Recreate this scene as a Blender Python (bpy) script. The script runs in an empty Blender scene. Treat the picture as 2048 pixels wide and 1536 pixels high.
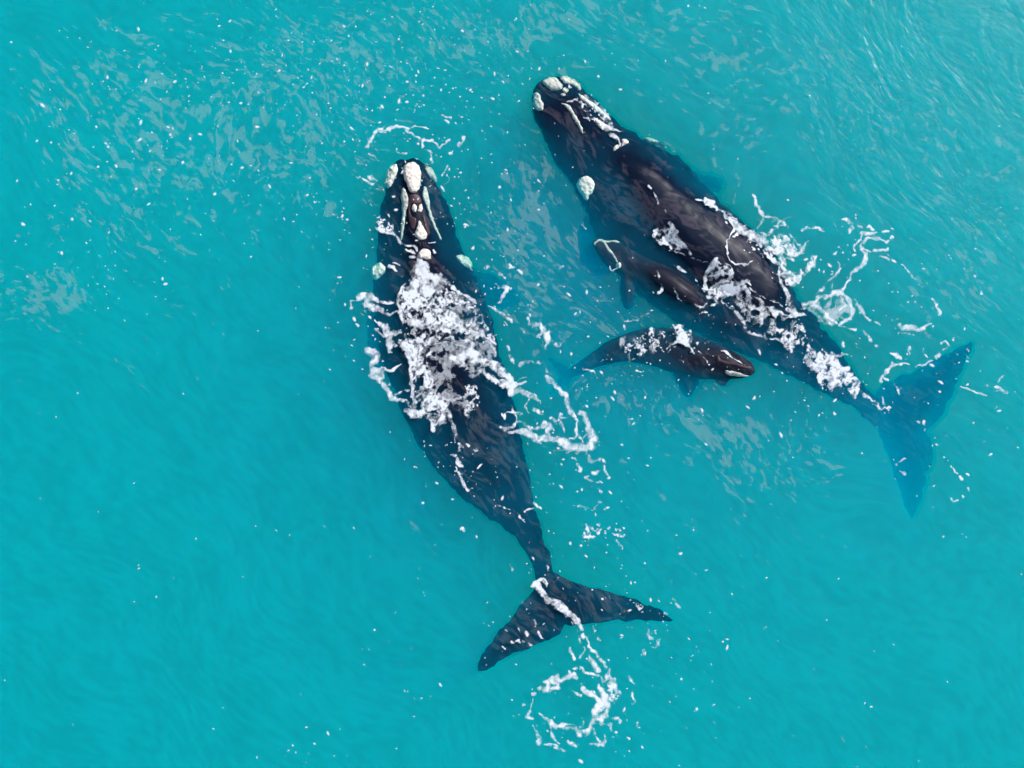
import bpy, math, random
import numpy as np
from mathutils import Vector
from mathutils.bvhtree import BVHTree
from mathutils.geometry import delaunay_2d_cdt

random.seed(4)
S = bpy.context.scene
COL = S.collection

# ------------------------------------------------------------------ camera, sky, sun, exposure
H = 36.0                      # metres above the sea
PX = 0.014                    # metres per photograph pixel on the sea surface
cam = bpy.data.cameras.new('drone_camera')
cam_ob = bpy.data.objects.new('drone_camera', cam)
COL.objects.link(cam_ob)
cam_ob.location = (0, 0, H)
cam.sensor_width = 36
cam.lens = 36 * H / (2048 * PX)
cam.clip_end = 9000
S.camera = cam_ob

world = bpy.data.worlds.new('World')
S.world = world
world.use_nodes = True
SUN_EL, SUN_AZ = math.radians(43), math.radians(52)     # azimuth from the picture's top, clockwise
wn = world.node_tree
sky = wn.nodes.new('ShaderNodeTexSky')
sky.sky_type = 'NISHITA'
sky.sun_disc = False
sky.sun_elevation = SUN_EL
sky.sun_rotation = SUN_AZ
wn.links.new(sky.outputs[0], wn.nodes['Background'].inputs[0])
wn.nodes['Background'].inputs[1].default_value = 0.11
sun = bpy.data.lights.new('sun', 'SUN')
sun.energy = 4.4
sun.angle = math.radians(0.6)
sun.color = (1.0, 0.96, 0.90)
sun_ob = bpy.data.objects.new('sun', sun)
COL.objects.link(sun_ob)
sd = Vector((math.sin(SUN_AZ) * math.cos(SUN_EL), math.cos(SUN_AZ) * math.cos(SUN_EL), math.sin(SUN_EL)))
sun_ob.rotation_euler = sd.to_track_quat('Z', 'Y').to_euler()
S.view_settings.view_transform = 'Standard'
S.view_settings.look = 'None'
S.view_settings.gamma = 1
S.view_settings.use_curve_mapping = False
S.view_settings.exposure = 0.04
S.cycles.volume_bounces = 9
S.cycles.max_bounces = 12
S.cycles.use_adaptive_sampling = True
S.cycles.adaptive_threshold = 0.05
S.cycles.adaptive_min_samples = 16
S.cycles.transparent_max_bounces = 12
S.cycles.use_denoising = True

# ------------------------------------------------------------------ helpers
def P(px, py, z=0.0):
    """photograph pixel -> the point at height z that stands there"""
    k = PX * (H - z) / H
    return ((px - 1024) * k, (768 - py) * k, z)

def tag(o, label=None, cat=None, group=None, kind=None):
    if label: o['label'] = label
    if cat: o['category'] = cat
    if group: o['group'] = group
    if kind: o['kind'] = kind
    return o

def mesh_np(name, V, F, mat, parent=None, smooth=True, attrs=None):
    """V (n,3), F (m,3|4) numpy -> one linked mesh object"""
    V = np.asarray(V, np.float32); F = np.asarray(F, np.int32)
    me = bpy.data.meshes.new(name)
    k = F.shape[1]
    me.vertices.add(len(V)); me.vertices.foreach_set('co', V.ravel())
    me.loops.add(F.size); me.loops.foreach_set('vertex_index', F.ravel())
    me.polygons.add(len(F)); me.polygons.foreach_set('loop_start', np.arange(len(F), dtype=np.int32) * k)
    me.update(calc_edges=True)
    me.validate()
    if smooth: me.polygons.foreach_set('use_smooth', np.ones(len(me.polygons), bool))
    for an, av in (attrs or {}).items():
        a = me.attributes.new(an, 'FLOAT', 'POINT')
        a.data.foreach_set('value', np.asarray(av, np.float32))
    if mat: me.materials.append(mat)
    o = bpy.data.objects.new(name, me)
    COL.objects.link(o)
    if parent is not None:
        o.parent = parent
        o.matrix_parent_inverse = parent.matrix_world.inverted()
    return o

_rng = np.random.RandomState(11)
_TAB = _rng.rand(16, 512, 512).astype(np.float32)
def vnoise(X, Y, s, seed=0):
    """smooth value noise, 0..1, of cell size s"""
    T = _TAB[seed % 16]
    x = X / s + 37.3 * seed; y = Y / s + 91.7 * seed
    xi = np.floor(x).astype(np.int64); yi = np.floor(y).astype(np.int64)
    fx = (x - xi).astype(np.float32); fy = (y - yi).astype(np.float32)
    fx = fx * fx * (3 - 2 * fx); fy = fy * fy * (3 - 2 * fy)
    a = T[yi % 512, xi % 512]; b = T[yi % 512, (xi + 1) % 512]
    c = T[(yi + 1) % 512, xi % 512]; d = T[(yi + 1) % 512, (xi + 1) % 512]
    return (a * (1 - fx) + b * fx) * (1 - fy) + (c * (1 - fx) + d * fx) * fy
def fbm(X, Y, s, seed=0, oct=3):
    t = 0; a = 1; n = 0
    for i in range(oct):
        t = t + a * vnoise(X, Y, s / 2 ** i, seed + i); n += a; a *= .55
    return t / n

def worley(X, Y, s, seed):
    """distance difference F2-F1 (0 on cell borders), in cells"""
    T = _TAB[seed % 16]; U = _TAB[(seed + 5) % 16]
    x = X / s; y = Y / s
    xi = np.floor(x).astype(np.int64); yi = np.floor(y).astype(np.int64)
    d1 = np.full(x.shape, 9, np.float32); d2 = d1.copy()
    for dy in (-1, 0, 1):
        for dx in (-1, 0, 1):
            a = xi + dx; b = yi + dy
            d = np.hypot(a + T[b % 512, a % 512] - x, b + U[b % 512, a % 512] - y).astype(np.float32)
            m = d < d1
            d2 = np.where(m, d1, np.minimum(d2, d)); d1 = np.where(m, d, d1)
    return d2 - d1

# ------------------------------------------------------------------ materials
class NT:
    def __init__(s, name):
        s.m = bpy.data.materials.new(name); s.m.use_nodes = True
        s.t = s.m.node_tree; s.t.nodes.clear()
        s.out = s.n('OutputMaterial')
    def n(s, kind, **kw):
        nd = s.t.nodes.new('ShaderNode' + kind)
        for k, v in kw.items():
            if k.startswith('i_'):
                key = k[2:]; key = int(key) if key.isdigit() else key.replace('_', ' ')
                nd.inputs[key].default_value = v
            else: setattr(nd, k, v)
        return nd
    def l(s, a, b): s.t.links.new(a, b)
    def math(s, op, a, b=None, c=None):
        nd = s.n('Math', operation=op)
        for i, v in enumerate((a, b, c)):
            if v is None: continue
            if hasattr(v, 'links'): s.l(v, nd.inputs[i])
            else: nd.inputs[i].default_value = v
        return nd.outputs[0]
    def mix(s, f, a, b):
        nd = s.n('Mix', data_type='RGBA')
        for sock, v in ((nd.inputs[0], f), (nd.inputs[6], a), (nd.inputs[7], b)):
            if hasattr(v, 'links'): s.l(v, sock)
            else: sock.default_value = v
        return nd.outputs[2]
    def step(s, v, lo, hi):
        nd = s.n('MapRange', interpolation_type='SMOOTHSTEP')
        s.l(v, nd.inputs[0])
        for i, b in ((1, lo), (2, hi)):
            if hasattr(b, 'links'): s.l(b, nd.inputs[i])
            else: nd.inputs[i].default_value = b
        return nd.outputs[0]

def water_body_mat():
    N = NT('turquoise_water')
    # scattering and absorption per metre, by colour
    sc = N.n('VolumeScatter'); sc.inputs['Color'].default_value = (0.002, 0.47, 0.82, 1); sc.inputs['Density'].default_value = 0.82
    ab = N.n('VolumeAbsorption'); ab.inputs['Color'].default_value = (0.0, 0.964, 0.969, 1); ab.inputs['Density'].default_value = 0.82
    ad = N.n('AddShader')
    N.l(sc.outputs[0], ad.inputs[0]); N.l(ab.outputs[0], ad.inputs[1]); N.l(ad.outputs[0], N.out.inputs['Volume'])
    return N.m

def water_skin_mat():
    """the rippled surface: clear, a little sky, and sky sheen painted on as grey patches"""
    N = NT('rippled_water_surface')
    geo = N.n('NewGeometry')
    dens = N.n('Attribute', attribute_name='painted_sheen')
    # bend the coordinates so that streaks curve
    wn_ = N.n('TexNoise', i_Scale=0.16, i_Detail=1.5)
    N.l(geo.outputs['Position'], wn_.inputs['Vector'])
    sub = N.n('VectorMath', operation='SUBTRACT'); N.l(wn_.outputs['Color'], sub.inputs[0]); sub.inputs[1].default_value = (.5, .5, .5)
    scl = N.n('VectorMath', operation='SCALE'); N.l(sub.outputs[0], scl.inputs[0]); scl.inputs['Scale'].default_value = 4.5
    add = N.n('VectorMath', operation='ADD'); N.l(geo.outputs['Position'], add.inputs[0]); N.l(scl.outputs[0], add.inputs[1])
    def streak(angle, sx, sy, scale, detail, dist=0.4, src=add):
        mp = N.n('Mapping', vector_type='POINT')
        mp.inputs['Rotation'].default_value = (0, 0, math.radians(angle))
        N.l(src.outputs[0], mp.inputs['Vector'])
        mp2 = N.n('Mapping'); mp2.inputs['Scale'].default_value = (sx, sy, 1)
        N.l(mp.outputs[0], mp2.inputs['Vector'])
        t = N.n('TexNoise', i_Scale=scale, i_Detail=detail, i_Distortion=dist)
        N.l(mp2.outputs[0], t.inputs['Vector'])
        return t.outputs['Fac']
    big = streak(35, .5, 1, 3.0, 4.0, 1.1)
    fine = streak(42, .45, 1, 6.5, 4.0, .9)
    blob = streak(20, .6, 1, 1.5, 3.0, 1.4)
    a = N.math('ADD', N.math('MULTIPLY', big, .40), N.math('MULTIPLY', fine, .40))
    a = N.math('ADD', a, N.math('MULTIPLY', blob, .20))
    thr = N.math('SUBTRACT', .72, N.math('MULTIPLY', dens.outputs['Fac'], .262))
    painted_sheen = N.step(a, thr, N.math('ADD', thr, .05))
    # ripples as relief
    r1 = streak(38, .35, 1, 5.5, 3.0, .3)
    r2 = streak(60, .5, 1, 1.6, 2.0, .6)
    hgt = N.math('ADD', N.math('MULTIPLY', r1, .35), N.math('MULTIPLY', r2, 1.0))
    bump = N.n('Bump', i_Strength=0.32, i_Distance=0.10)
    N.l(hgt, bump.inputs['Height'])
    clear = N.n('BsdfTransparent'); clear.inputs[0].default_value = (1, 1, 1, 1)
    # ripple light and dark painted as a tint: troughs darker than crests
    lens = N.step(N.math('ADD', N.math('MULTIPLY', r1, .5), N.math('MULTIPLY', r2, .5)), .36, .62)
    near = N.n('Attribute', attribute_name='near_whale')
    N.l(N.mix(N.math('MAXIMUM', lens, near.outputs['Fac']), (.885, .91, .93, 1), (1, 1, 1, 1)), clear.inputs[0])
    gl = N.n('BsdfGlossy', distribution='GGX'); gl.inputs['Color'].default_value = (1, 1, 1, 1); gl.inputs['Roughness'].default_value = .30
    N.l(bump.outputs[0], gl.inputs['Normal'])
    fr = N.n('Fresnel', i_IOR=1.33); N.l(bump.outputs[0], fr.inputs['Normal'])
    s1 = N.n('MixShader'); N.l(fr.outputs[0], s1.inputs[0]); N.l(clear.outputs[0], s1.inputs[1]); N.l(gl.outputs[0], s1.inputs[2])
    df = N.n('BsdfDiffuse'); df.inputs['Color'].default_value = (.62, .64, .62, 1)  # diffuse grey imitates sky reflected in the ripple facets
    s2 = N.n('MixShader'); N.l(N.math('MULTIPLY', painted_sheen, .11), s2.inputs[0]); N.l(s1.outputs[0], s2.inputs[1]); N.l(df.outputs[0], s2.inputs[2])
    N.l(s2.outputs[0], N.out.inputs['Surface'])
    return N.m

def skin_mat(name, dark, light, amount, angle):
    """whale skin: near-black with paler streaks painted in for sky reflected by the ripples; glossy where it stands out of the water"""
    N = NT(name)
    geo = N.n('NewGeometry')
    sep = N.n('SeparateXYZ'); N.l(geo.outputs['Position'], sep.inputs[0])
    w = N.n('TexNoise', i_Scale=.5, i_Detail=1.0); N.l(geo.outputs['Position'], w.inputs['Vector'])
    sc = N.n('VectorMath', operation='SCALE'); N.l(w.outputs['Color'], sc.inputs[0]); sc.inputs['Scale'].default_value = 1.1
    ad = N.n('VectorMath', operation='ADD'); N.l(geo.outputs['Position'], ad.inputs[0]); N.l(sc.outputs[0], ad.inputs[1])
    mp = N.n('Mapping'); mp.inputs['Rotation'].default_value = (0, 0, math.radians(angle)); N.l(ad.outputs[0], mp.inputs['Vector'])
    m2 = N.n('Mapping'); m2.inputs['Scale'].default_value = (.36, 1, .6); N.l(mp.outputs[0], m2.inputs['Vector'])
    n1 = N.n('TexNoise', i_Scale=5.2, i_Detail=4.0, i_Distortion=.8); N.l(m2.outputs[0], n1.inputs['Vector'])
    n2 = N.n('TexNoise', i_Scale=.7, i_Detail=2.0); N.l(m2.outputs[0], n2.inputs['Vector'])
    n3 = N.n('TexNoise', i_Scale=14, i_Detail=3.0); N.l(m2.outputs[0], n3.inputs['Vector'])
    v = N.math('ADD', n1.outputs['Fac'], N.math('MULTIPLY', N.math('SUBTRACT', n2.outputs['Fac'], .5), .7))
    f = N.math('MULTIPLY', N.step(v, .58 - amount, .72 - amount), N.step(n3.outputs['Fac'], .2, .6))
    c = N.mix(f, dark + (1,), light + (1,))  # pale streaks imitate water-surface reflections over the whale
    wet = N.step(sep.outputs['Z'], -.02, .06)
    bump = N.n('Bump', i_Strength=.10, i_Distance=.03); N.l(n1.outputs['Fac'], bump.inputs['Height'])
    bs = N.n('BsdfPrincipled')
    N.l(c, bs.inputs['Base Color']); N.l(bump.outputs[0], bs.inputs['Normal'])
    bs.inputs['Roughness'].default_value = .42
    N.l(N.math('MULTIPLY', wet, .16), bs.inputs['Specular IOR Level'])
    N.l(bs.outputs[0], N.out.inputs['Surface'])
    return N.m

def callosity_mat(name, c1, c2):
    N = NT(name)
    geo = N.n('NewGeometry')
    v = N.n('TexVoronoi', i_Scale=9.0); N.l(geo.outputs['Position'], v.inputs['Vector'])
    n = N.n('TexNoise', i_Scale=9.0, i_Detail=4.0); N.l(geo.outputs['Position'], n.inputs['Vector'])
    f = N.math('ADD', N.math('MULTIPLY', N.step(v.outputs['Distance'], .1, .6), .55), N.math('MULTIPLY', N.step(n.outputs['Fac'], .35, .7), .45))
    bump = N.n('Bump', i_Strength=.9, i_Distance=.045); N.l(v.outputs['Distance'], bump.inputs['Height'])
    bs = N.n('BsdfPrincipled'); N.l(N.mix(f, c1 + (1,), c2 + (1,)), bs.inputs['Base Color'])
    bs.inputs['Roughness'].default_value = .85; bs.inputs['Specular IOR Level'].default_value = .1
    N.l(bump.outputs[0], bs.inputs['Normal']); N.l(bs.outputs[0], N.out.inputs['Surface'])
    return N.m

def plain_mat(name, c, rough=.6, spec=.2):
    N = NT(name)
    n = N.n('TexNoise', i_Scale=8.0, i_Detail=3.0)
    geo = N.n('NewGeometry'); N.l(geo.outputs['Position'], n.inputs['Vector'])
    bs = N.n('BsdfPrincipled'); N.l(N.mix(N.step(n.outputs['Fac'], .3, .7), tuple(.7 * x for x in c) + (1,), c + (1,)), bs.inputs['Base Color'])
    bs.inputs['Roughness'].default_value = rough; bs.inputs['Specular IOR Level'].default_value = spec
    N.l(bs.outputs[0], N.out.inputs['Surface'])
    return N.m

def foam_mat():
    N = NT('sea_foam')
    th = N.n('Attribute', attribute_name='thick')
    geo = N.n('NewGeometry')
    n = N.n('TexNoise', i_Scale=30.0, i_Detail=4.0); N.l(geo.outputs['Position'], n.inputs['Vector'])
    cov = N.math('ADD', th.outputs['Fac'], N.math('MULTIPLY', N.math('SUBTRACT', n.outputs['Fac'], .5), .38))
    al = N.n('MapRange'); N.l(cov, al.inputs[0])
    al.inputs[1].default_value = .02; al.inputs[2].default_value = .86; al.inputs[3].default_value = .03; al.inputs[4].default_value = .97
    df = N.n('BsdfDiffuse'); df.inputs['Color'].default_value = (.74, .78, .84, 1)
    bump = N.n('Bump', i_Strength=.12, i_Distance=.02); N.l(n.outputs['Fac'], bump.inputs['Height']); N.l(bump.outputs[0], df.inputs['Normal'])
    tr = N.n('BsdfTransparent')
    mx = N.n('MixShader'); N.l(al.outputs[0], mx.inputs[0]); N.l(tr.outputs[0], mx.inputs[1]); N.l(df.outputs[0], mx.inputs[2])
    N.l(mx.outputs[0], N.out.inputs['Surface'])
    return N.m

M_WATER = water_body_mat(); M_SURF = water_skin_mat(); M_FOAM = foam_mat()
M_SAND = plain_mat('pale_sea_sand', (.62, .56, .44), .9, .1)
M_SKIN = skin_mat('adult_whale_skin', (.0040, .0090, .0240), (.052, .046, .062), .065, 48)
M_SKIN_B = skin_mat('whale_skin_painted_sheen', (.0045, .0105, .0270), (.046, .042, .064), .08, 38)
M_SKIN_C = skin_mat('calf_skin', (.015, .017, .030), (.048, .044, .062), .10, 40)
M_CAL = callosity_mat('pale_callosity', (.58, .49, .42), (.88, .82, .75))
M_CAL_B = callosity_mat('grey_callosity', (.34, .36, .33), (.66, .68, .62))
M_CAL_D = callosity_mat('sunken_callosity', (.60, .55, .48), (.92, .86, .78))
M_PINK = plain_mat('bare_brown_skin', (.075, .040, .050), .45, .3)
M_HOLE = plain_mat('blowhole_dark', (.010, .008, .014), .4, .3)

# ------------------------------------------------------------------ the setting: sea bed, water, surface (surface follows the whales)
def box(name, x, y, z0, z1, mat):
    V = [(sx * x, sy * y, z) for z in (z0, z1) for sy in (-1, 1) for sx in (-1, 1)]
    F = [(0, 2, 3, 1), (4, 5, 7, 6), (0, 1, 5, 4), (2, 6, 7, 3), (0, 4, 6, 2), (1, 3, 7, 5)]
    return mesh_np(name, V, F, mat, smooth=False)
tag(box('seabed', 3600, 3600, -11, -9, M_SAND), 'pale sandy seabed under the turquoise water', kind='structure')
def sea_body():
    """one closed body of water; its top is waved round the whales and level beyond"""
    n, m, st_ = 380, 300, .11
    X, Y = np.meshgrid((np.arange(n) - (n - 1) / 2) * st_, (np.arange(m) - (m - 1) / 2) * st_)
    bx = X * .8 - Y * .6 + 1.6 * fbm(X, Y, 5, 6, 2); by = X * .6 + Y * .8 + 1.6 * fbm(X, Y, 5, 9, 2)
    z = .16 * (fbm(bx * .55, by, .75, 3, 3) - .5) + .07 * (fbm(bx * .6, by, .3, 8, 2) - .5)
    e = np.clip(np.minimum.reduce([np.arange(n)[None, :] + 0 * X, n - 1 - np.arange(n)[None, :] + 0 * X, np.arange(m)[:, None] + 0 * X, m - 1 - np.arange(m)[:, None] + 0 * X]) / 12, 0, 1)
    V = np.stack([X.ravel(), Y.ravel(), (z * e).ravel()], 1)
    i = np.arange(n * m).reshape(m, n)
    F = [np.stack([i[:-1, :-1], i[:-1, 1:], i[1:, 1:], i[1:, :-1]], -1).reshape(-1, 4)]
    rim = np.concatenate([i[0, :-1], i[:-1, -1], i[-1, :0:-1], i[:0:-1, 0]]); k = len(rim); k2 = (np.arange(k) + 1) % k
    R = V[rim] * (140, 180, 0); a = len(V); V = np.vstack([V, R, R + (0, 0, -9.5), [(0, 0, -9.5)]])
    F.append(np.stack([rim[k2], rim, a + np.arange(k), a + k2], 1))
    F.append(np.stack([a + k2, a + np.arange(k), a + k + np.arange(k), a + k + k2], 1))
    c = len(V) - 1; h = np.arange(0, k, 2)
    F.append(np.stack([a + k + (h + 2) % k, a + k + (h + 1) % k, a + k + h, np.full(len(h), c)], 1))
    return mesh_np('sea_water', V, np.vstack(F), M_WATER)
tag(sea_body(), 'milky turquoise sea water around the whales', kind='structure')

# ------------------------------------------------------------------ whales
def crom(vals, n):
    """Catmull-Rom through rows of vals, n samples"""
    A = np.asarray(vals, float); m = len(A)
    t = np.linspace(0, m - 1, n); i = np.minimum(t.astype(int), m - 2); f = (t - i)[:, None]
    g = lambda k: A[np.clip(k, 0, m - 1)]
    a, b, c, d = g(i - 1), g(i), g(i + 1), g(i + 2)
    return .5 * (2 * b + (c - a) * f + (2 * a - 5 * b + 4 * c - d) * f ** 2 + (3 * b - a - 3 * c + d) * f ** 3)

def loft(rows, per=6, ring=52, power=2.3):
    """rows: Lx,Ly,Rx,Ry, edge z, top z, bottom z, hump height, hump offset, hump width -> closed body"""
    A = crom(rows, (len(rows) - 1) * per + 1)
    V = []; F = []
    for r in A:
        lx, ly, rx, ry, ze, zt, zb, hh, ho, hw = r
        for k in range(ring):
            a = 2 * math.pi * k / ring
            u = math.copysign(abs(math.cos(a)) ** (2 / power), math.cos(a))      # -1 = L, 1 = R
            s = math.sin(a); q = abs(s) ** (2 / power)
            z = ze + (zt - ze) * q if s >= 0 else ze + (zb - ze) * q
            if s > 0 and hh > 0: z += hh * math.exp(-(abs(u - ho) / max(hw, .05)) ** 3.2) * min(1, q * 2)
            f = (u + 1) / 2
            V.append(P(lx + (rx - lx) * f, ly + (ry - ly) * f, z))
    n = len(A)
    for i in range(n - 1):
        for k in range(ring):
            k2 = (k + 1) % ring
            F.append((i * ring + k, i * ring + k2, (i + 1) * ring + k2, (i + 1) * ring + k))
    for i in (0, n - 1):
        c = len(V); V.append(tuple(np.mean([V[i * ring + k] for k in range(ring)], 0)))
        for k in range(ring):
            k2 = (k + 1) % ring
            F.append((i * ring + k2, i * ring + k, c, c) if i == 0 else (i * ring + k, i * ring + k2, c, c))
    return V, [f if f[2] != f[3] else f[:3] for f in F]

def smooth_poly(pts, per=4, closed=True):
    A = np.asarray(pts, float)
    if closed: A = np.vstack([A[-1:], A, A[:2]])
    m = len(A); out = []
    rng = range(1, m - 2) if closed else range(0, m - 1)
    for i in rng:
        p0 = A[max(i - 1, 0)]; p1 = A[i]; p2 = A[i + 1]; p3 = A[min(i + 2, m - 1)]
        for j in range(per):
            f = j / per
            out.append(.5 * (2 * p1 + (p2 - p0) * f + (2 * p0 - 5 * p1 + 4 * p2 - p3) * f * f + (3 * p1 - p0 - 3 * p2 + p3) * f ** 3))
    if not closed: out.append(A[-1])
    return np.array(out)

def edge_dist(Q, poly):
    """distance from points Q (n,2) to the closed polyline"""
    a = poly; b = np.roll(poly, -1, 0); d = np.full(len(Q), 1e9)
    for p, q in zip(a, b):
        v = q - p; L = max((v * v).sum(), 1e-9)
        t = np.clip(((Q - p) @ v) / L, 0, 1)
        d = np.minimum(d, np.hypot(*(Q - p - t[:, None] * v).T))
    return d

def inside(Q, poly):
    x, y = Q[:, 0], Q[:, 1]; r = np.zeros(len(Q), bool)
    for (x1, y1), (x2, y2) in zip(poly, np.roll(poly, -1, 0)):
        c = ((y1 > y) != (y2 > y))
        xx = (x2 - x1) * (y - y1) / ((y2 - y1) if y2 != y1 else 1e-9) + x1
        r ^= c & (x < xx)
    return r

def fill(poly, step):
    """triangulated filling of a pixel polygon with inner points every step pixels: points, faces, distance to the edge"""
    lo = poly.min(0); hi = poly.max(0)
    gx, gy = np.meshgrid(np.arange(lo[0], hi[0], step), np.arange(lo[1], hi[1], step))
    Q = np.stack([gx.ravel() + (np.arange(gy.size) // gx.shape[1] % 2) * step * .5, gy.ravel()], 1)
    Q = Q[inside(Q, poly)]; d = edge_dist(Q, poly); Q = Q[d > step * .55]
    allp = np.vstack([poly, Q]); n = len(poly)
    r = delaunay_2d_cdt([Vector(p) for p in allp], [(i, (i + 1) % n) for i in range(n)], [], 1, 1e-4)
    pts = np.array([tuple(v) for v in r[0]]); return pts, [tuple(f) for f in r[2]], edge_dist(pts, poly)

def fin(pts, zfun, thick, reach, edge=.045, per=4, step=7, droop=0.0):
    """a flat fin or fluke of real thickness, rounded towards its rim"""
    poly = smooth_poly(pts, per)
    Q, T, d = fill(poly, step)
    h = edge + (thick - edge) * np.clip(1 - (1 - np.clip(d / reach, 0, 1)) ** 2, 0, 1)
    V = []; n = len(Q); dr = droop * (1 - np.clip(d / reach, 0, 1)) ** 1.6
    for s in (1, -1):
        for (x, y), hh, dz in zip(Q, h, dr): V.append(P(x, y, zfun(x, y) + s * hh - dz))
    F = [t for t in T] + [(c + n, b + n, a + n) for a, b, c in T]
    # rim
    from collections import Counter
    cnt = Counter()
    for a, b, c in T:
        for e in ((a, b), (b, c), (c, a)): cnt[frozenset(e)] += 1
    for a, b, c in T:
        for e in ((a, b), (b, c), (c, a)):
            if cnt[frozenset(e)] == 1: F.append((e[1], e[0], e[0] + n, e[1] + n))
    return V, F

def whale(pieces, voxel, mat, name='body', wobble=.022, smooth_it=4):
    """pieces melted into one continuous body"""
    V = []; F = []
    for v, f in pieces:
        o = len(V); V += list(v); F += [tuple(i + o for i in q) for q in f]
    me = bpy.data.meshes.new(name); me.from_pydata(V, [], F); me.update()
    ob = bpy.data.objects.new(name, me); COL.objects.link(ob)
    m = ob.modifiers.new('r', 'REMESH'); m.mode = 'VOXEL'; m.voxel_size = voxel; m.use_smooth_shade = True
    s = ob.modifiers.new('s', 'SMOOTH'); s.iterations = smooth_it; s.factor = .5
    dg = bpy.context.evaluated_depsgraph_get(); dg.update()
    new = bpy.data.meshes.new_from_object(ob.evaluated_get(dg))
    bpy.data.objects.remove(ob); bpy.data.meshes.remove(me)
    co = np.empty(len(new.vertices) * 3, np.float32); new.vertices.foreach_get('co', co); co = co.reshape(-1, 3)
    x, y = co[:, 0], co[:, 1]
    k = wobble * (1 + .9 * np.clip(-co[:, 2] * 2.5, 0, 1))
    co[:, 0] += k * 2.4 * (vnoise(x, y, .26, 3) - .5) + k * 1.2 * (vnoise(x, y, .11, 9) - .5); co[:, 1] += k * 2.4 * (vnoise(x, y, .26, 5) - .5) + k * 1.2 * (vnoise(x, y, .11, 12) - .5)
    co[:, 2] += .05 * (fbm(x, y, .55, 7, 2) - .5) * np.clip(-co[:, 2] * 8 + 1, .2, 1)
    new.vertices.foreach_set('co', co.ravel())
    new.polygons.foreach_set('use_smooth', np.ones(len(new.polygons), bool)); new.update()
    new.materials.clear(); new.materials.append(mat)
    new.name = name
    o = bpy.data.objects.new(name, new); COL.objects.link(o)
    return o

BVHS = []
def register(body, root):
    body.parent = root; body.matrix_parent_inverse = root.matrix_world.inverted()
    me = body.data
    co = np.empty(len(me.vertices) * 3, np.float32); me.vertices.foreach_get('co', co)
    BVHS.append((BVHTree.FromPolygons([tuple(c) for c in co.reshape(-1, 3)], [tuple(p.vertices) for p in me.polygons]), co.reshape(-1, 3)))
    return BVHS[-1][0]

def root_at(name, px, py, z, label, cat, group=None):
    e = bpy.data.objects.new(name, None); COL.objects.link(e)
    e.location = P(px, py, z); e.empty_display_size = .5
    bpy.context.view_layer.update()
    return tag(e, label, cat, group)

def hit(bvh, px, py, z0=3.0):
    """where the sight line of a photograph pixel meets a body"""
    o = Vector((0, 0, H)); d = (Vector(P(px, py, 0)) - o).normalized()
    loc, nor, _, _ = bvh.ray_cast(o, d)
    return loc, nor

def patch(pts, bvh, parent, mat, name='callosity', thick=.05, step=2.5, per=3, rough=.02, label=None, fallback=None, smooth=True):
    """a raised patch that follows the skin below it"""
    poly = smooth_poly(pts, per) if smooth else np.asarray(pts, float)
    if mat not in (M_PINK, M_HOLE):
        poly = poly + 2.6 * np.stack([vnoise(poly[:, 0], poly[:, 1], 4.5, 3) - .5, vnoise(poly[:, 0], poly[:, 1], 4.5, 6) - .5], 1)
    Q, T, d = fill(poly, step)
    V = []; W = []
    lastz = fallback if fallback is not None else -.2
    for (x, y), dd in zip(Q, d):
        loc, nor = hit(bvh, x, y)
        if loc is None: loc = Vector(P(x, y, lastz))
        else: lastz = loc.z
        h = thick * min(1, dd / 4.0) ** .6 + rough * (random.random() - .3) * (dd > 1.5)
        V.append((loc.x, loc.y, loc.z + .012 + h)); W.append((loc.x, loc.y, loc.z - .06))
    n = len(V)
    F = []
    from collections import Counter
    cnt = Counter()
    for a, b, c in T:
        for e in ((a, b), (b, c), (c, a)): cnt[frozenset(e)] += 1
        F.append((c, b, a)); F.append((a + n, b + n, c + n))
    for a, b, c in T:
        for e in ((a, b), (b, c), (c, a)):
            if cnt[frozenset(e)] == 1: F.append((e[0], e[1], e[1] + n, e[0] + n))
    me = bpy.data.meshes.new(name); me.from_pydata(V + W, [], F); me.update()
    me.polygons.foreach_set('use_smooth', np.ones(len(me.polygons), bool)); me.materials.append(mat)
    o = bpy.data.objects.new(name, me); COL.objects.link(o)
    o.parent = parent; o.matrix_parent_inverse = parent.matrix_world.inverted()
    if label: o['label'] = label
    return o

def crop(x0, y0, s): return lambda pts: [(x0 + x / s, y0 + y / s) for x, y in pts]
cA = crop(640, 220, 4); cB = crop(640, 560, 4); cC = crop(740, 850, 4); cD = crop(900, 1100, 4)
cE = crop(1000, 100, 4); cG = crop(1100, 420, 4); cH = crop(1500, 380, 4); cI = crop(1500, 660, 4)
q6 = 2048 / 340
cJ = crop(960, 480, q6); cK = crop(950, 700, q6); cL = crop(1000, 1240, q6); cN = crop(700, 480, q6); cO = crop(1340, 430, q6)
cM = crop(1365, 0, 3)
oval = lambda cx, cy, rx, ry, n=9: [(cx + rx * math.cos(2 * math.pi * i / n), cy + ry * math.sin(2 * math.pi * i / n)) for i in range(n)]

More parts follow.
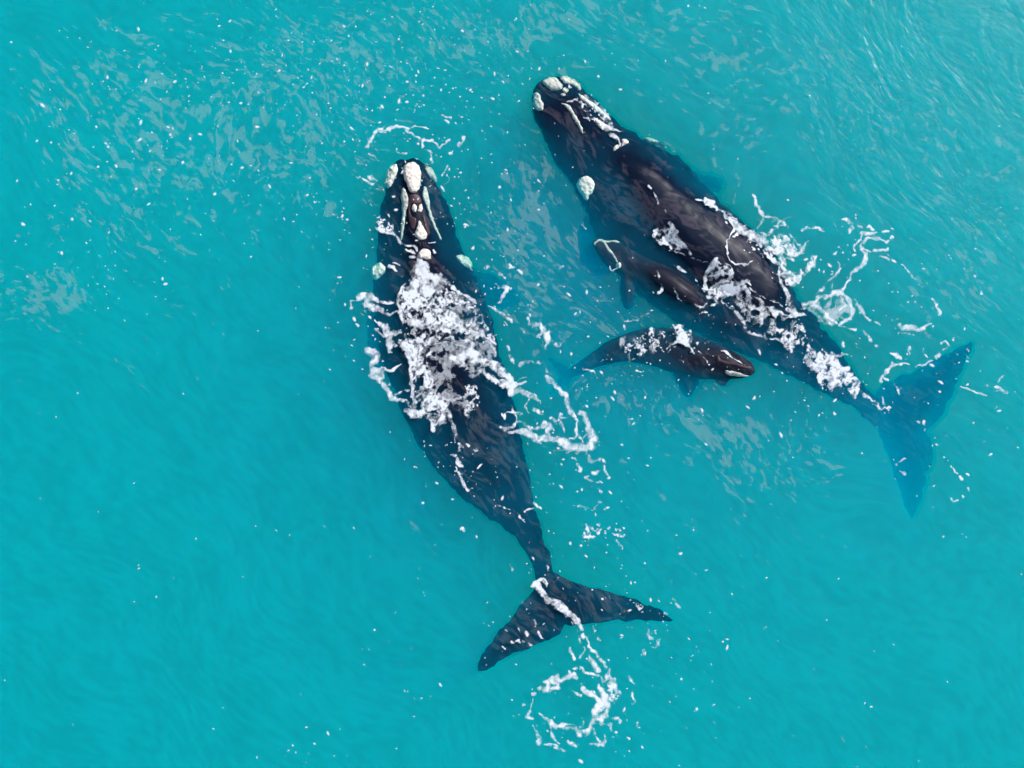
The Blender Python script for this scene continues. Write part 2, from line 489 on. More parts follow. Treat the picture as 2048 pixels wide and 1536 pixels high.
# --- left adult
def rows(data, low=0.0, hs=1.0, es=1.0, lift=0): return [(a, b, c, d, ze * es - low, zt - low + (lift if 2 < i < 17 else 0), zb, hh * hs, ho, hw) for i, (a, b, c, d, ze, zt, zb, hh, ho, hw) in enumerate(data)]
W1 = rows([
 (814,317,828,317,-.16,-.06,-.4,0,0,.4), (797,324,842,322,-.26,-.02,-.9,.03,0,.4), (783,340,858,338,-.34,-.02,-1.3,.08,0,.35),
 (774,362,870,362,-.38,-.04,-1.6,.14,0,.32), (768,388,883,388,-.42,-.06,-1.8,.18,0,.32), (762,415,897,415,-.46,-.08,-1.9,.20,0,.32),
 (758,448,908,448,-.52,-.10,-2.1,.22,.02,.32), (756,485,918,485,-.58,-.12,-2.2,.22,.05,.34), (752,522,932,516,-.64,-.12,-2.3,.20,.06,.36),
 (745,560,955,556,-.70,-.12,-2.5,.18,.05,.4), (746,600,972,600,-.78,-.12,-2.7,.18,.02,.45), (750,650,986,650,-.82,-.10,-2.8,.18,0,.5),
 (760,700,996,700,-.84,-.10,-2.8,.18,0,.5), (778,753,1010,747,-.84,-.10,-2.7,.16,0,.5), (797,803,1024,793,-.80,-.12,-2.6,.12,.05,.5),
 (817,852,1037,850,-.76,-.14,-2.4,.08,.1,.5), (840,893,1048,900,-.70,-.16,-2.2,.04,.1,.5), (870,936,1055,945,-.66,-.18,-2.0,.02,0,.5),
 (910,982,1064,990,-.62,-.20,-1.8,0,0,.5), (958,1022,1073,1030,-.58,-.22,-1.6,0,0,.5), (1000,1052,1081,1060,-.56,-.24,-1.4,0,0,.5),
 (1034,1082,1090,1088,-.52,-.24,-1.2,0,0,.5), (1056,1112,1099,1117,-.48,-.24,-1.0,0,0,.5), (1067,1140,1108,1142,-.44,-.24,-.85,0,0,.5),
 (1074,1168,1121,1165,-.40,-.22,-.65,0,0,.5), (1095,1210,1142,1203,-.34,-.22,-.5,0,0,.5)], .04, .9, .72)
fl1 = [(1090,1150),(1074,1156),(1066,1182),(1045,1205),(1025,1230),(1005,1255),(985,1280),(966,1305),(954,1330),(953,1343),(965,1345),(988,1331),
 (1020,1312),(1055,1299),(1087,1282),(1112,1272),(1127,1257),(1132,1249),(1141,1252),(1160,1251),(1187,1249),(1225,1243),(1262,1242),(1300,1242),
 (1330,1243),(1346,1242),(1331,1227),(1305,1212),(1270,1199),(1230,1186),(1187,1175),(1150,1165),(1125,1154),(1108,1142)]
w1_root = root_at('adult_whale', 900, 760, -.5, 'large black adult whale at left, swimming up with white back foam and dark spread flukes', 'whale', 'whales seen from above')
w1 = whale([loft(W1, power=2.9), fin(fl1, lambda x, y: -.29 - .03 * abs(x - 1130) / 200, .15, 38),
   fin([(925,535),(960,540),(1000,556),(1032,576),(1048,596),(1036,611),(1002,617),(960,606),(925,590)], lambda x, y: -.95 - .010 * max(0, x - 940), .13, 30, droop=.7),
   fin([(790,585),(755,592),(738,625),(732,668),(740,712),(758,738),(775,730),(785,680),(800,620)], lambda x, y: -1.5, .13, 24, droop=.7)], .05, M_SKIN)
b1 = register(w1, w1_root)
patch(cA([(700,425),(735,416),(765,422),(795,460),(808,510),(806,565),(798,620),(775,655),(745,662),(712,640),(692,590),(672,540),(664,490),(674,450)]), b1, w1_root, M_CAL, thick=.09, label='large oval cream callosity on the snout')
patch(cA([(600,430),(622,455),(618,500),(600,545),(575,600),(545,625),(524,600),(522,560),(535,505),(560,455)]), b1, w1_root, M_CAL_D, thick=.08, fallback=-.35, label='pale callosity on the left lip')
patch(cA([(832,432),(862,436),(888,458),(914,500),(932,550),(928,580),(900,560),(876,530),(850,490)]), b1, w1_root, M_CAL_D, thick=.08, fallback=-.35, label='pale callosity on the right lip')
patch(cA([(656,632),(672,628),(690,650),(704,700),(700,760),(688,820),(680,880),(672,950),(658,1030),(640,1040),(646,980),(654,900),(654,830),(652,750),(648,680)]), b1, w1_root, M_CAL_B, thick=.05, step=2, label='long narrow callosity ridge, left of the pair')
patch(cA([(832,616),(850,618),(864,650),(872,710),(886,790),(905,860),(930,930),(952,980),(972,1030),(960,1034),(938,990),(908,935),(880,870),(856,800),(838,740),(820,670)]), b1, w1_root, M_CAL_B, thick=.05, step=2, label='long narrow callosity ridge, right of the pair')
patch(cA(oval(755, 783, 19, 32)), b1, w1_root, M_CAL, thick=.04, step=2)
patch(cA(oval(804, 783, 16, 30)), b1, w1_root, M_CAL, thick=.04, step=2)
patch(cA([(797,888),(812,905),(828,940),(850,975),(858,1005),(842,1030),(812,1040),(780,1030),(762,1005),(764,970),(780,930)]), b1, w1_root, M_CAL, thick=.06, label='teardrop callosity before the blowholes')
patch(cA([(800,1125),(838,1112),(872,1122),(890,1150),(886,1182),(860,1200),(826,1192),(800,1196),(782,1170)]), b1, w1_root, M_CAL, thick=.06, label='round callosity behind the blowholes')
patch(cA([(438,1238),(475,1222),(508,1236),(524,1268),(512,1310),(480,1340),(440,1362),(416,1340),(410,1295),(420,1258)]), b1, w1_root, M_CAL_D, thick=.08, fallback=-.5, label='round pale callosity over the left eye')
patch(cA([(1088,1170),(1130,1158),(1175,1172),(1208,1205),(1222,1250),(1222,1288),(1188,1268),(1150,1245),(1118,1218)]), b1, w1_root, M_CAL_D, thick=.08, fallback=-.5, label='pale callosity over the right eye')
patch(cA([(720,690),(760,672),(800,690),(812,740),(772,752),(736,742),(718,800),(735,850),(770,870),(758,940),(738,950),(715,890),(705,790)]), b1, w1_root, M_PINK, name='bare_skin', thick=.006, rough=.004, label='brown bare skin between the callosity ridges')
patch(cA([(820,840),(840,850),(866,930),(880,980),(868,1000),(850,960),(832,900)]), b1, w1_root, M_PINK, name='bare_skin', thick=.006, rough=.004)
for dx in (-13, 12): patch(cA(oval(812 + dx, 1078, 7, 26)), b1, w1_root, M_HOLE, name='blowhole', thick=.02, step=2, rough=0)

# --- right adult
W2 = rows([
 (1078,162,1094,152,-.20,-.08,-.5,0,0,.4), (1066,180,1120,152,-.32,-.06,-1.0,.04,.2,.4), (1063,206,1150,163,-.42,-.06,-1.4,.06,.3,.4),
 (1070,236,1173,184,-.50,-.08,-1.7,.06,.3,.4), (1082,266,1196,208,-.56,-.10,-1.9,.08,.3,.4), (1097,297,1220,230,-.60,-.12,-2.0,.10,.3,.4),
 (1114,326,1247,253,-.64,-.14,-2.2,.12,.3,.4), (1136,359,1278,274,-.68,-.16,-2.3,.16,.3,.35), (1158,393,1316,293,-.74,-.18,-2.5,.26,.3,.32),
 (1174,428,1352,314,-.82,-.20,-2.7,.42,.3,.34), (1188,465,1386,344,-.90,-.22,-2.9,.60,.32,.38), (1208,505,1416,379,-1.0,-.22,-3.0,.78,.36,.42),
 (1238,548,1450,413,-1.0,-.22,-3.0,.90,.40,.46), (1278,590,1489,445,-1.0,-.22,-3.0,.94,.42,.48), (1323,625,1524,479,-1.0,-.22,-2.9,.90,.44,.5),
 (1373,655,1555,520,-1.0,-.22,-2.8,.74,.46,.5), (1423,682,1580,565,-.95,-.20,-2.6,.48,.5,.45), (1479,706,1606,612,-.90,-.18,-2.4,.18,.5,.4),
 (1535,729,1640,649,-.88,-.22,-2.1,.04,.3,.4), (1586,753,1673,691,-.90,-.34,-1.9,0,0,.4), (1636,780,1701,735,-.95,-.50,-1.75,0,0,.4),
 (1680,801,1723,766,-1.0,-.66,-1.6,0,0,.4), (1716,822,1746,791,-1.08,-.80,-1.5,0,0,.4), (1746,846,1772,817,-1.14,-.92,-1.4,0,0,.4),
 (1782,872,1806,842,-1.2,-1.02,-1.35,0,0,.4)], .03, .46, .72, .10)
fl2 = [(1748,805),(1768,768),(1795,755),(1826,741),(1857,725),(1887,707),(1918,693),(1945,684),(1936,713),(1923,740),(1911,768),(1898,800),(1882,830),
 (1864,852),(1853,870),(1862,884),(1868,905),(1861,930),(1852,957),(1846,982),(1838,1012),(1826,1036),(1811,1015),(1800,985),(1787,947),(1774,910),(1764,880),(1754,850)]
w2_root = root_at('adult_whale.001', 1350, 450, -.5, 'large black adult whale at right, smooth back breaking the surface and flukes sunk in murk', 'whale', 'whales seen from above')
w2 = whale([loft(W2, power=3.1), fin(fl2, lambda x, y: -1.02 - .0026 * (y - 850), .15, 46, droop=.75),
   fin([(1365,335),(1395,343),(1422,348),(1446,357),(1451,370),(1438,383),(1412,382),(1385,372)], lambda x, y: -1.3, .10, 20, droop=.7),
   fin([(1190,430),(1168,436),(1154,458),(1147,488),(1155,522),(1178,548),(1208,556),(1230,530),(1215,470)], lambda x, y: -1.7, .13, 36, droop=.9)], .05, M_SKIN_B)
b2 = register(w2, w2_root)
patch(cE([(340,248),(372,225),(412,217),(452,225),(482,255),(502,288),(494,315),(462,324),(425,326),(392,308),(356,282)]), b2, w2_root, M_CAL_B, thick=.08, label='large oval pale callosity on the snout')
patch(cE([(482,220),(520,208),(560,218),(600,238),(634,268),(652,300),(640,322),(606,302),(570,280),(530,268),(500,248)]), b2, w2_root, M_CAL_D, thick=.08, fallback=-.4, label='sunken pale callosity on the right lip')
patch(cE([(268,352),(300,342),(324,360),(332,405),(352,432),(346,468),(326,488),(300,478),(268,448),(252,405)]), b2, w2_root, M_CAL_B, thick=.05, fallback=-.4, label='pale callosity on the left lip')
patch(cE(oval(524, 320, 22, 20)), b2, w2_root, M_CAL_B, thick=.04, step=2)
patch(cE(oval(506, 357, 22, 14)), b2, w2_root, M_CAL_B, thick=.04, step=2)
patch(cE([(488,428),(514,424),(545,438),(575,472),(604,520),(636,570),(660,625),(668,662),(652,660),(626,615),(590,560),(560,500),(528,460)]), b2, w2_root, M_CAL_B, thick=.05, step=2, label='narrow callosity ridge on the left of the crown')
patch(cE([(622,350),(660,366),(705,398),(760,432),(815,478),(860,520),(888,556),(866,562),(820,535),(770,492),(715,452),(665,410),(635,380)]), b2, w2_root, M_CAL_D, thick=.08, step=2, fallback=-.3, label='narrow callosity ridge on the right of the crown')
patch(cE([(758,548),(790,552),(830,585),(872,610),(890,640),(860,652),(820,640),(790,618),(768,585)]), b2, w2_root, M_CAL, thick=.06, label='wedge callosity before the blowholes')
patch(cE([(978,712),(1005,712),(1026,736),(1000,756),(978,772),(974,742)]), b2, w2_root, M_CAL, thick=.05, step=2)
patch(cE([(906,782),(930,764),(956,758),(950,784),(928,806),(906,806)]), b2, w2_root, M_CAL, thick=.05, step=2)
patch(cE([(618,1058),(650,1018),(690,1008),(728,1022),(752,1058),(752,1098),(738,1140),(712,1170),(698,1205),(668,1182),(640,1142),(616,1100)]), b2, w2_root, M_CAL_D, thick=.08, fallback=-.6, label='round pale callosity over the left eye')
patch(cE([(1148,708),(1190,700),(1235,710),(1285,742),(1334,782),(1290,776),(1245,764),(1195,745)]), b2, w2_root, M_CAL_D, thick=.08, fallback=-.6, label='pale callosity over the right eye')
for a, b_ in ((925, 722), (950, 700)): patch(cE(oval(a, b_, 9, 20)), b2, w2_root, M_HOLE, name='blowhole', thick=.025, step=2, rough=0)

# --- calf over the right adult's flank
C1 = rows([
 (1184,486,1189,477,-.20,-.12,-.3,0,0,.4), (1191,499,1206,478,-.26,-.10,-.45,0,0,.4), (1206,514,1231,481,-.32,-.07,-.6,0,0,.4),
 (1225,531,1259,494,-.38,-.05,-.75,0,0,.4), (1246,546,1291,507,-.42,-.04,-.85,.04,.1,.4), (1273,563,1322,519,-.45,-.03,-.9,.10,.15,.4),
 (1295,582,1350,530,-.45,-.02,-.95,.20,.15,.45), (1319,594,1376,547,-.42,-.02,-.9,.26,.1,.5), (1345,604,1394,564,-.38,-.02,-.85,.24,.05,.5),
 (1368,614,1412,585,-.34,-.04,-.75,.16,0,.5), (1387,629,1426,607,-.34,-.10,-.65,.04,0,.5), (1407,647,1438,630,-.36,-.18,-.6,0,0,.5),
 (1427,665,1449,652,-.42,-.26,-.55,0,0,.5), (1442,682,1454,673,-.48,-.36,-.55,0,0,.5)], .06)
c1_root = root_at('whale_calf', 1320, 560, -.4, 'small brown-grey calf pressed against the right adult whale, pale forked line on its head', 'whale calf', 'whales seen from above')
C1 = [(a - (3 if 1 < i < 13 else 0), b + (7 if 1 < i < 13 else 0), c + (3 if 1 < i < 13 else 0), d - (3 if 1 < i < 13 else 0)) + t for i, (a, b, c, d, *t) in enumerate([(q[0], q[1], q[2], q[3], *q[4:]) for q in C1]) for t in [tuple(t)]]
c1 = whale([loft(C1, 5, 36), fin([(1262,548),(1244,548),(1240,575),(1242,600),(1250,618),(1262,618),(1270,600),(1272,578),(1268,560)], lambda x, y: -.20 - .003 * (y - 548), .05, 12, .035, 4, 4, droop=.25),
   fin([(1446,672),(1436,682),(1424,702),(1440,697),(1452,692),(1464,694),(1482,696),(1470,680),(1456,670)], lambda x, y: -.48, .06, 10, .035, 4, 5)], .035, M_SKIN_C, wobble=.006)
d1 = register(c1, c1_root)
patch(cG([(345,262),(375,245),(402,234),(430,238),(470,244),(520,242),(565,252),(560,262),(510,256),(462,258),(446,264),(470,302),(505,345),(528,380),(542,412),(528,418),(508,385),(480,345),(450,305),(428,268),(400,250),(372,264),(352,282)]), d1, c1_root, M_CAL_B, thick=.02, step=2, rough=.01, per=2, label='pale forked ridge on the calf head')
patch(cG(oval(546, 446, 22, 26)), d1, c1_root, M_CAL_D, thick=.03, step=2, fallback=-.3, label='small round pale patch behind the head')

# --- calf below, head out of the water
C2 = rows([
 (1510,745,1509,736,.04,.12,-.1,0,0,.4), (1500,752,1502,724,.02,.16,-.3,.05,0,.5), (1481,756,1484,712,-.06,.10,-.45,.12,.0,.5),
 (1459,758,1462,700,-.14,.06,-.6,.12,.1,.5), (1434,758,1434,687,-.22,.02,-.7,.10,.15,.5), (1404,758,1402,674,-.30,-.02,-.8,.06,.1,.5),
 (1372,752,1372,660,-.34,-.05,-.9,.04,0,.5), (1340,743,1340,655,-.38,-.07,-.95,.02,0,.5), (1310,733,1307,655,-.40,-.09,-.95,0,0,.5),
 (1280,727,1273,660,-.40,-.11,-.9,0,0,.5), (1250,723,1241,671,-.40,-.13,-.85,0,0,.5), (1222,727,1213,684,-.40,-.16,-.8,0,0,.5),
 (1197,733,1192,699,-.56,-.36,-.85,0,0,.5), (1172,744,1167,717,-.70,-.55,-.95,0,0,.5), (1151,753,1144,732,-1.1,-.96,-1.3,0,0,.5), (1136,759,1128,744,-1.65,-1.5,-1.9,0,0,.5)], .04)
c2_root = root_at('whale_calf.001', 1320, 710, -.4, 'small dark calf between the adults, bent sideways with its head out of the water', 'whale calf', 'whales seen from above')
c2 = whale([loft(C2, 5, 36), fin([(1345,735),(1349,760),(1362,783),(1377,797),(1391,780),(1400,758),(1395,738)], lambda x, y: -.40 - .004 * max(0, y - 745), .06, 16, .035, 4, 4, droop=.5),
   fin([(1424,750),(1436,766),(1448,772),(1458,760),(1462,748)], lambda x, y: -.28, .05, 8, .035, 4, 4),
   fin([(1142,740),(1128,726),(1104,716),(1094,716),(1104,735),(1114,752),(1108,768),(1098,788),(1122,780),(1140,766),(1146,752)], lambda x, y: -1.6, .06, 16, .035, 4, 5, droop=.6)], .035, M_SKIN_C, wobble=.006)
d2 = register(c2, c2_root)
patch(cG([(1335,1168),(1352,1160),(1365,1190),(1420,1212),(1480,1222),(1540,1240),(1580,1256),(1575,1268),(1530,1262),(1470,1244),(1410,1238),(1360,1222),(1330,1215)]), d2, c2_root, M_PINK, name='lower_lip', thick=.035, step=2, rough=.006, label='shiny brown lip of the raised calf head')
patch(cG([(1400,1290),(1440,1286),(1500,1300),(1560,1318),(1590,1328),(1540,1334),(1470,1328),(1420,1318)]), d2, c2_root, M_CAL_B, name='chin_patch', thick=.03, step=2, fallback=-.1, label='pale patch under the chin')
patch(cG(oval(1345, 1232, 9, 7)), d2, c2_root, M_HOLE, name='eye', thick=.02, step=1.5, rough=0)
for p_ in ((1470, 1168), (1500, 1182)): patch(cG(oval(p_[0], p_[1], 14, 5)), d2, c2_root, M_HOLE, name='blowhole', thick=.015, step=1.5, rough=0)

# ------------------------------------------------------------------ foam
MX, MY = 140, 110                      # margin round the frame, pixels
FX0, FY0 = -MX, -MY
NXp, NYp = 2048 + 2 * MX, 1536 + 2 * MY
gx, gy = np.meshgrid(np.arange(NXp, dtype=np.float32) + FX0, np.arange(NYp, dtype=np.float32) + FY0)
# bent copies of the coordinates give ragged, torn outlines
wx = gx + 9 * (fbm(gx, gy, 26, 1) - .5) * 2 + 3 * (vnoise(gx, gy, 6, 4) - .5) * 2
wy = gy + 9 * (fbm(gx, gy, 26, 2) - .5) * 2 + 3 * (vnoise(gx, gy, 6, 6) - .5) * 2
blot = fbm(gx, gy, 9, 8, 3)            # fine blotches
tex2 = fbm(gx, gy, 24, 10, 3)
lace1 = worley(wx, wy, 12, 2)
lace2 = worley(wx + 300, wy, 5.5, 4)
spray = fbm(gx, gy, 4.2, 9, 3) - .5
clump = fbm(wx, wy, 13, 5, 4) - .5
streaky = fbm(wx * .8 + wy * .5, (wy - wx * .6) * .45, 7, 11, 3) - .5
FIELD = np.zeros_like(gx); GID = np.zeros(gx.shape, np.int8)

def win(x0, y0, x1, y1, m):
    return (slice(max(0, int(y0 - m - FY0)), min(NYp, int(y1 + m - FY0))), slice(max(0, int(x0 - m - FX0)), min(NXp, int(x1 + m - FX0))))
def put(sl, val, gid):
    m = val > FIELD[sl]
    FIELD[sl] = np.where(m, val, FIELD[sl]); GID[sl] = np.where(m, gid, GID[sl])
def stroke(gid, pts, w, dens=1.0, torn=.55):
    """a band of foam along a line; w = half width in pixels (or one per point)"""
    A = smooth_poly(pts, 3, False) if len(pts) > 2 else np.asarray(pts, float)
    W = np.interp(np.linspace(0, 1, len(A)), np.linspace(0, 1, len(w)), w) if hasattr(w, '__len__') else np.full(len(A), float(w))
    W = W * .80
    sl = win(A[:, 0].min(), A[:, 1].min(), A[:, 0].max(), A[:, 1].max(), W.max() * 1.3 + 12)
    X = wx[sl] * .6 + gx[sl] * .4; Y = wy[sl] * .6 + gy[sl] * .4; best = np.full(X.shape, -9, np.float32)
    for i in range(len(A) - 1):
        p, q = A[i], A[i + 1]; v = q - p; L = max(v @ v, 1e-6)
        t = np.clip(((X - p[0]) * v[0] + (Y - p[1]) * v[1]) / L, 0, 1)
        d = np.hypot(X - p[0] - t * v[0], Y - p[1] - t * v[1]) / (W[i] + (W[i + 1] - W[i]) * t)
        best = np.maximum(best, 1 - d)
    val = np.clip(best * 1.6, -1, 1) * .5 + .5
    val = np.where(best > -.2, val * dens + torn * (blot[sl] - .5) * 1.6 - .12, 0)
    put(sl, val, gid)
def region(gid, pts, dens, kind='lace', soft=14, amp=.9):
    """an area of lacy or solid foam; dens 0..1"""
    poly = smooth_poly(pts, 2)
    sl = win(poly[:, 0].min(), poly[:, 1].min(), poly[:, 0].max(), poly[:, 1].max(), 10)
    X = wx[sl]; Y = wy[sl]; Q = np.stack([X.ravel(), Y.ravel()], 1)
    ins = inside(Q, poly); d = np.zeros(len(Q)); d[ins] = edge_dist(Q[ins], poly)
    m = np.clip(d / soft, 0, 1).reshape(X.shape)
    if kind == 'lace': t = (.38 - lace1[sl]) * .70 + spray[sl] * .5 + clump[sl] * 1.1 + streaky[sl] * 1.1 + (tex2[sl] - .5) * .9
    elif kind == 'fine': t = spray[sl] * 2.2 + clump[sl] * 1.6 + (tex2[sl] - .5) * .8
    elif kind == 'veil': t = clump[sl] * 1.1 + streaky[sl] * 1.3
    else: t = (blot[sl] - .5) * 1.0 + (tex2[sl] - .5) * 1.0
    val = np.where(m > 0, (dens + (.0 if kind == 'veil' else .07) + t * amp) * (.45 + .55 * m), 0)
    if kind == 'veil': val = np.minimum(val, .60)
    put(sl, val, gid)

GROUPS = {1: ('wave_foam', 'curved arc of white foam in front of the left whale snout'),
 2: ('wave_foam', 'thick white foam washing over the left whale back'),
 3: ('wave_foam', 'foam scraps drifting along the left side of the left whale'),
 4: ('wave_foam', 'white foam streaks trailing from the left whale right flank'),
 5: ('wave_foam', 'foam streak over the left whale flukes and swirl ring below them'),
 6: ('wave_foam', 'white foam washing over the right whale head and back'),
 7: ('wave_foam', 'splashed foam and long foam threads right of the right whale'),
 8: ('wave_foam', 'foam bits around the raised calf'),
 9: ('foam_glint_flecks', 'tiny white foam flecks and imitated sun glints scattered over the turquoise water')}
# 1: arc before the snout
stroke(1, cA([(385,310),(400,260),(430,200),(470,160),(490,150)]), [5,6,5,6,7], 1.0)
stroke(1, cA([(490,180),(560,150),(620,135),(700,155),(760,130),(860,140)]), [4,5,4,4,3,2], .95)
stroke(1, cA([(690,170),(740,190),(780,230),(830,250),(830,300)]), [3,4,4,5,3], .9)
stroke(1, cA([(870,310),(885,360),(885,430)]), 3, .85)
stroke(1, cA([(830,260),(900,240),(940,300),(1000,270),(1040,235)]), [3,4,4,3,3], .85)
stroke(1, cA([(600,320),(650,350),(700,358)]), 2, .8)
stroke(1, cA([(390,360),(430,365),(465,400)]), 3, .8)
stroke(1, cA([(300,545),(350,555),(400,580),(440,600)]), [3,4,7,5], .85)
stroke(1, cA([(400,530),(440,560)]), 6, .85)
stroke(1, cA([(970,520),(1000,480),(1030,440)]), [4,3,2], .85); stroke(1, cA([(990,600),(1030,560),(1010,520)]), 3, .7)
stroke(1, cA([(970,40),(1010,60),(1060,70)]), [4,3,3], .9); stroke(1, cA([(1000,90),(1030,110)]), 4, .9)
stroke(1, cA([(1110,290),(1140,260),(1150,220)]), 5, .9)
# 2: back of the left whale
region(2, cN([(760,260),(900,260),(1080,420),(1250,560),(1450,700),(1650,950),(1760,1180),(1740,1500),(1500,1700),(1300,1560),(1200,1250),(1000,1260),(900,1700),(760,1900),(700,1500),(600,1250),(560,900),(600,640)]), .52, 'veil', 14, .55)
region(2, cB([(640,480),(900,440),(1150,470),(1250,560),(1120,700),(1080,860),(1180,900),(1280,1000),(1200,1120),(1080,1040),(1000,1180),(860,1120),(740,1060),(730,880),(710,640)]), .54, 'veil', 12, .5)
region(6, cO([(420,640),(560,540),(760,640),(860,800),(1000,1000),(1300,1060),(1400,1200),(1560,1300),(1700,1530),(1300,1530),(1000,1430),(800,1180),(620,1060),(460,1060)]), .45, 'veil', 12, .6)
region(7, cH([(420,890),(560,860),(740,830),(830,960),(720,1080),(620,1100),(480,1000)]), .50, 'veil', 10, .5)
region(8, cG([(560,1000),(800,930),(1000,880),(1160,960),(1120,1080),(900,1130),(640,1210),(560,1120)]), .34, 'veil', 10)
region(2, cN([(800,190),(880,230),(950,330),(1060,420),(1090,480),(1060,560),(1040,700),(1000,900),(960,1010),(700,1000),(620,900),(575,760),(600,620),(700,500),(780,420),(770,300)]), .66, 'lace', 8)
region(2, cN([(780,200),(860,210),(930,300),(1000,380),(1060,440),(1040,600),(960,700),(900,660),(850,560),(780,440),(765,300)]), 1.0, 'solid', 6, .7)
stroke(2, cN([(700,500),(640,560),(600,640),(575,760),(590,880),(640,980),(720,1010)]), [6,5,5,6,6,7,8], 1.0, .4)
stroke(2, cN([(720,1000),(850,1000),(950,990),(1000,960)]), [10,14,12,8], 1.0)
stroke(2, cN([(1130,450),(1190,530),(1270,600),(1350,660),(1430,700),(1500,760)]), [7,5,4,5,5,4], 1.0, .5)
stroke(2, cN([(1050,430),(1110,480),(1160,520)]), [9,9,6], 1.0)
region(2, cN([(1060,560),(1150,540),(1260,620),(1400,700),(1510,790),(1500,880),(1350,850),(1200,880),(1080,840),(1040,700)]), .40, 'fine', 6)
region(2, cN([(960,720),(1100,730),(1180,860),(1350,880),(1480,950),(1600,1080),(1640,1180),(1500,1250),(1300,1180),(1100,1160),(950,1100),(880,1000),(900,840)]), .62, 'lace', 8)
region(2, cN([(1480,850),(1600,880),(1720,1000),(1780,1150),(1760,1240),(1680,1220),(1600,1080),(1500,960)]), .47, 'fine', 5)
stroke(2, cN([(1560,1130),(1650,1180),(1720,1230),(1760,1250)]), [7,6,5,4], .95)
stroke(2, cN([(1610,1200),(1680,1270),(1740,1340),(1740,1400)]), [6,4,4,3], .9)
region(2, cN([(860,1040),(950,1100),(1150,1150),(1300,1180),(1250,1250),(1050,1200),(1000,1230),(850,1200),(760,1180),(650,1280),(600,1220),(720,1120)]), .62, 'lace', 5)
region(2, cB([(640,500),(720,440),(800,380),(880,420),(920,480),(900,560),(930,640),(900,700),(940,800),(960,880),(1050,960),(1040,1060),(960,1160),(900,1140),(820,1100),(740,1080),(700,1040),(740,900),(720,760),(710,620),(650,560)]), .60, 'lace', 7)
stroke(2, cB([(640,500),(680,560),(715,640),(725,740),(740,860),(750,950),(760,1040)]), [10,11,7,5,5,6,10], 1.0, .6)
stroke(2, cB([(700,1040),(760,1060),(830,1070),(920,1080),(960,1060)]), [11,13,10,9,5], 1.0)
stroke(2, cB([(870,1080),(900,1130),(910,1200)]), [7,7,6], .95)
stroke(2, cB([(1010,1000),(1040,1080),(1060,1160),(1080,1230),(1080,1300)]), [5,8,8,6,5], .75)
stroke(2, cB([(930,880),(1000,960),(1050,970),(1130,940),(1220,910)]), [7,8,6,5,7], .9)
region(2, cB([(1120,820),(1240,840),(1260,920),(1300,980),(1280,1080),(1180,1100),(1130,1040),(1160,960)]), .36, 'fine', 6)
stroke(2, cB([(1050,620),(1100,640),(1150,610),(1220,590),(1260,600)]), [8,14,18,17,12], 1.05, .5)
stroke(2, cB([(1150,660),(1230,640),(1320,650),(1400,690),(1470,750),(1520,820),(1540,890)]), [10,13,12,12,12,11,8], 1.0, .8)
stroke(2, cB([(1180,700),(1280,730),(1380,800),(1460,850),(1520,880)]), [5,7,7,7,6], .85, .9)
stroke(2, cB([(1280,400),(1330,480),(1390,560),(1400,600)]), [7,5,4,4], .9)
stroke(2, cB([(1130,480),(1220,500),(1230,560)]), [5,6,6], .9)
stroke(2, cB([(900,520),(1000,510),(1080,520),(1160,540)]), [2,2,2,3], .8)
for p in ([(1120,1310),(1150,1350)], [(1060,1390),(1090,1400)], [(1110,1420),(1130,1470)], [(1180,1320),(1200,1330)], [(1240,1350),(1265,1360)]): stroke(2, cB(p), 4, .85)
stroke(2, cC([(720,150),(740,180),(725,210)]), [4,7,6], .9); stroke(2, cC([(700,270),(725,310),(735,320)]), [5,7,6], .95)
stroke(2, cC([(690,340),(720,400),(740,470),(780,520),(820,515)]), [3,4,5,5,4], .8, .9)
stroke(2, cC([(820,380),(880,335),(900,300)]), 2.2, .75, .9); stroke(2, cC([(850,200),(860,180)]), 4, .8)
stroke(2, cC([(1020,640),(1080,660),(1140,685),(1200,735),(1240,780)]), [2,2.5,3,4,2.5], .8, .9)
stroke(2, cC([(1235,700),(1260,680),(1300,668)]), 3, .8); stroke(2, cC([(1270,860),(1275,920),(1265,980)]), 2.2, .7, 1.)
# head foam left
region(2, cA([(430,820),(520,860),(600,900),(590,960),(640,1010),(560,1000),(480,980),(430,920)]), .50, 'fine', 5)
stroke(2, cA([(440,930),(500,975),(570,980),(620,1010),(650,1050)]), [5,6,5,6,4], .9)
stroke(2, cA([(650,1060),(700,1080),(760,1095),(775,1130)]), [3,4,5,4], .9); stroke(2, cA([(690,1120),(740,1140),(770,1165)]), 4, .85)
stroke(2, cA([(715,1185),(750,1180)]), 5, .85); stroke(2, cA([(870,1050),(925,1048)]), 2.5, .85)
stroke(2, cA([(540,1250),(580,1270),(610,1300)]), [5,5,3], .85); stroke(2, cA([(575,1230),(640,1250)]), 3, .75)
stroke(2, cA([(560,590),(570,610)]), 5, .8); stroke(2, cA([(905,1110),(912,1125)]), 4, .9)
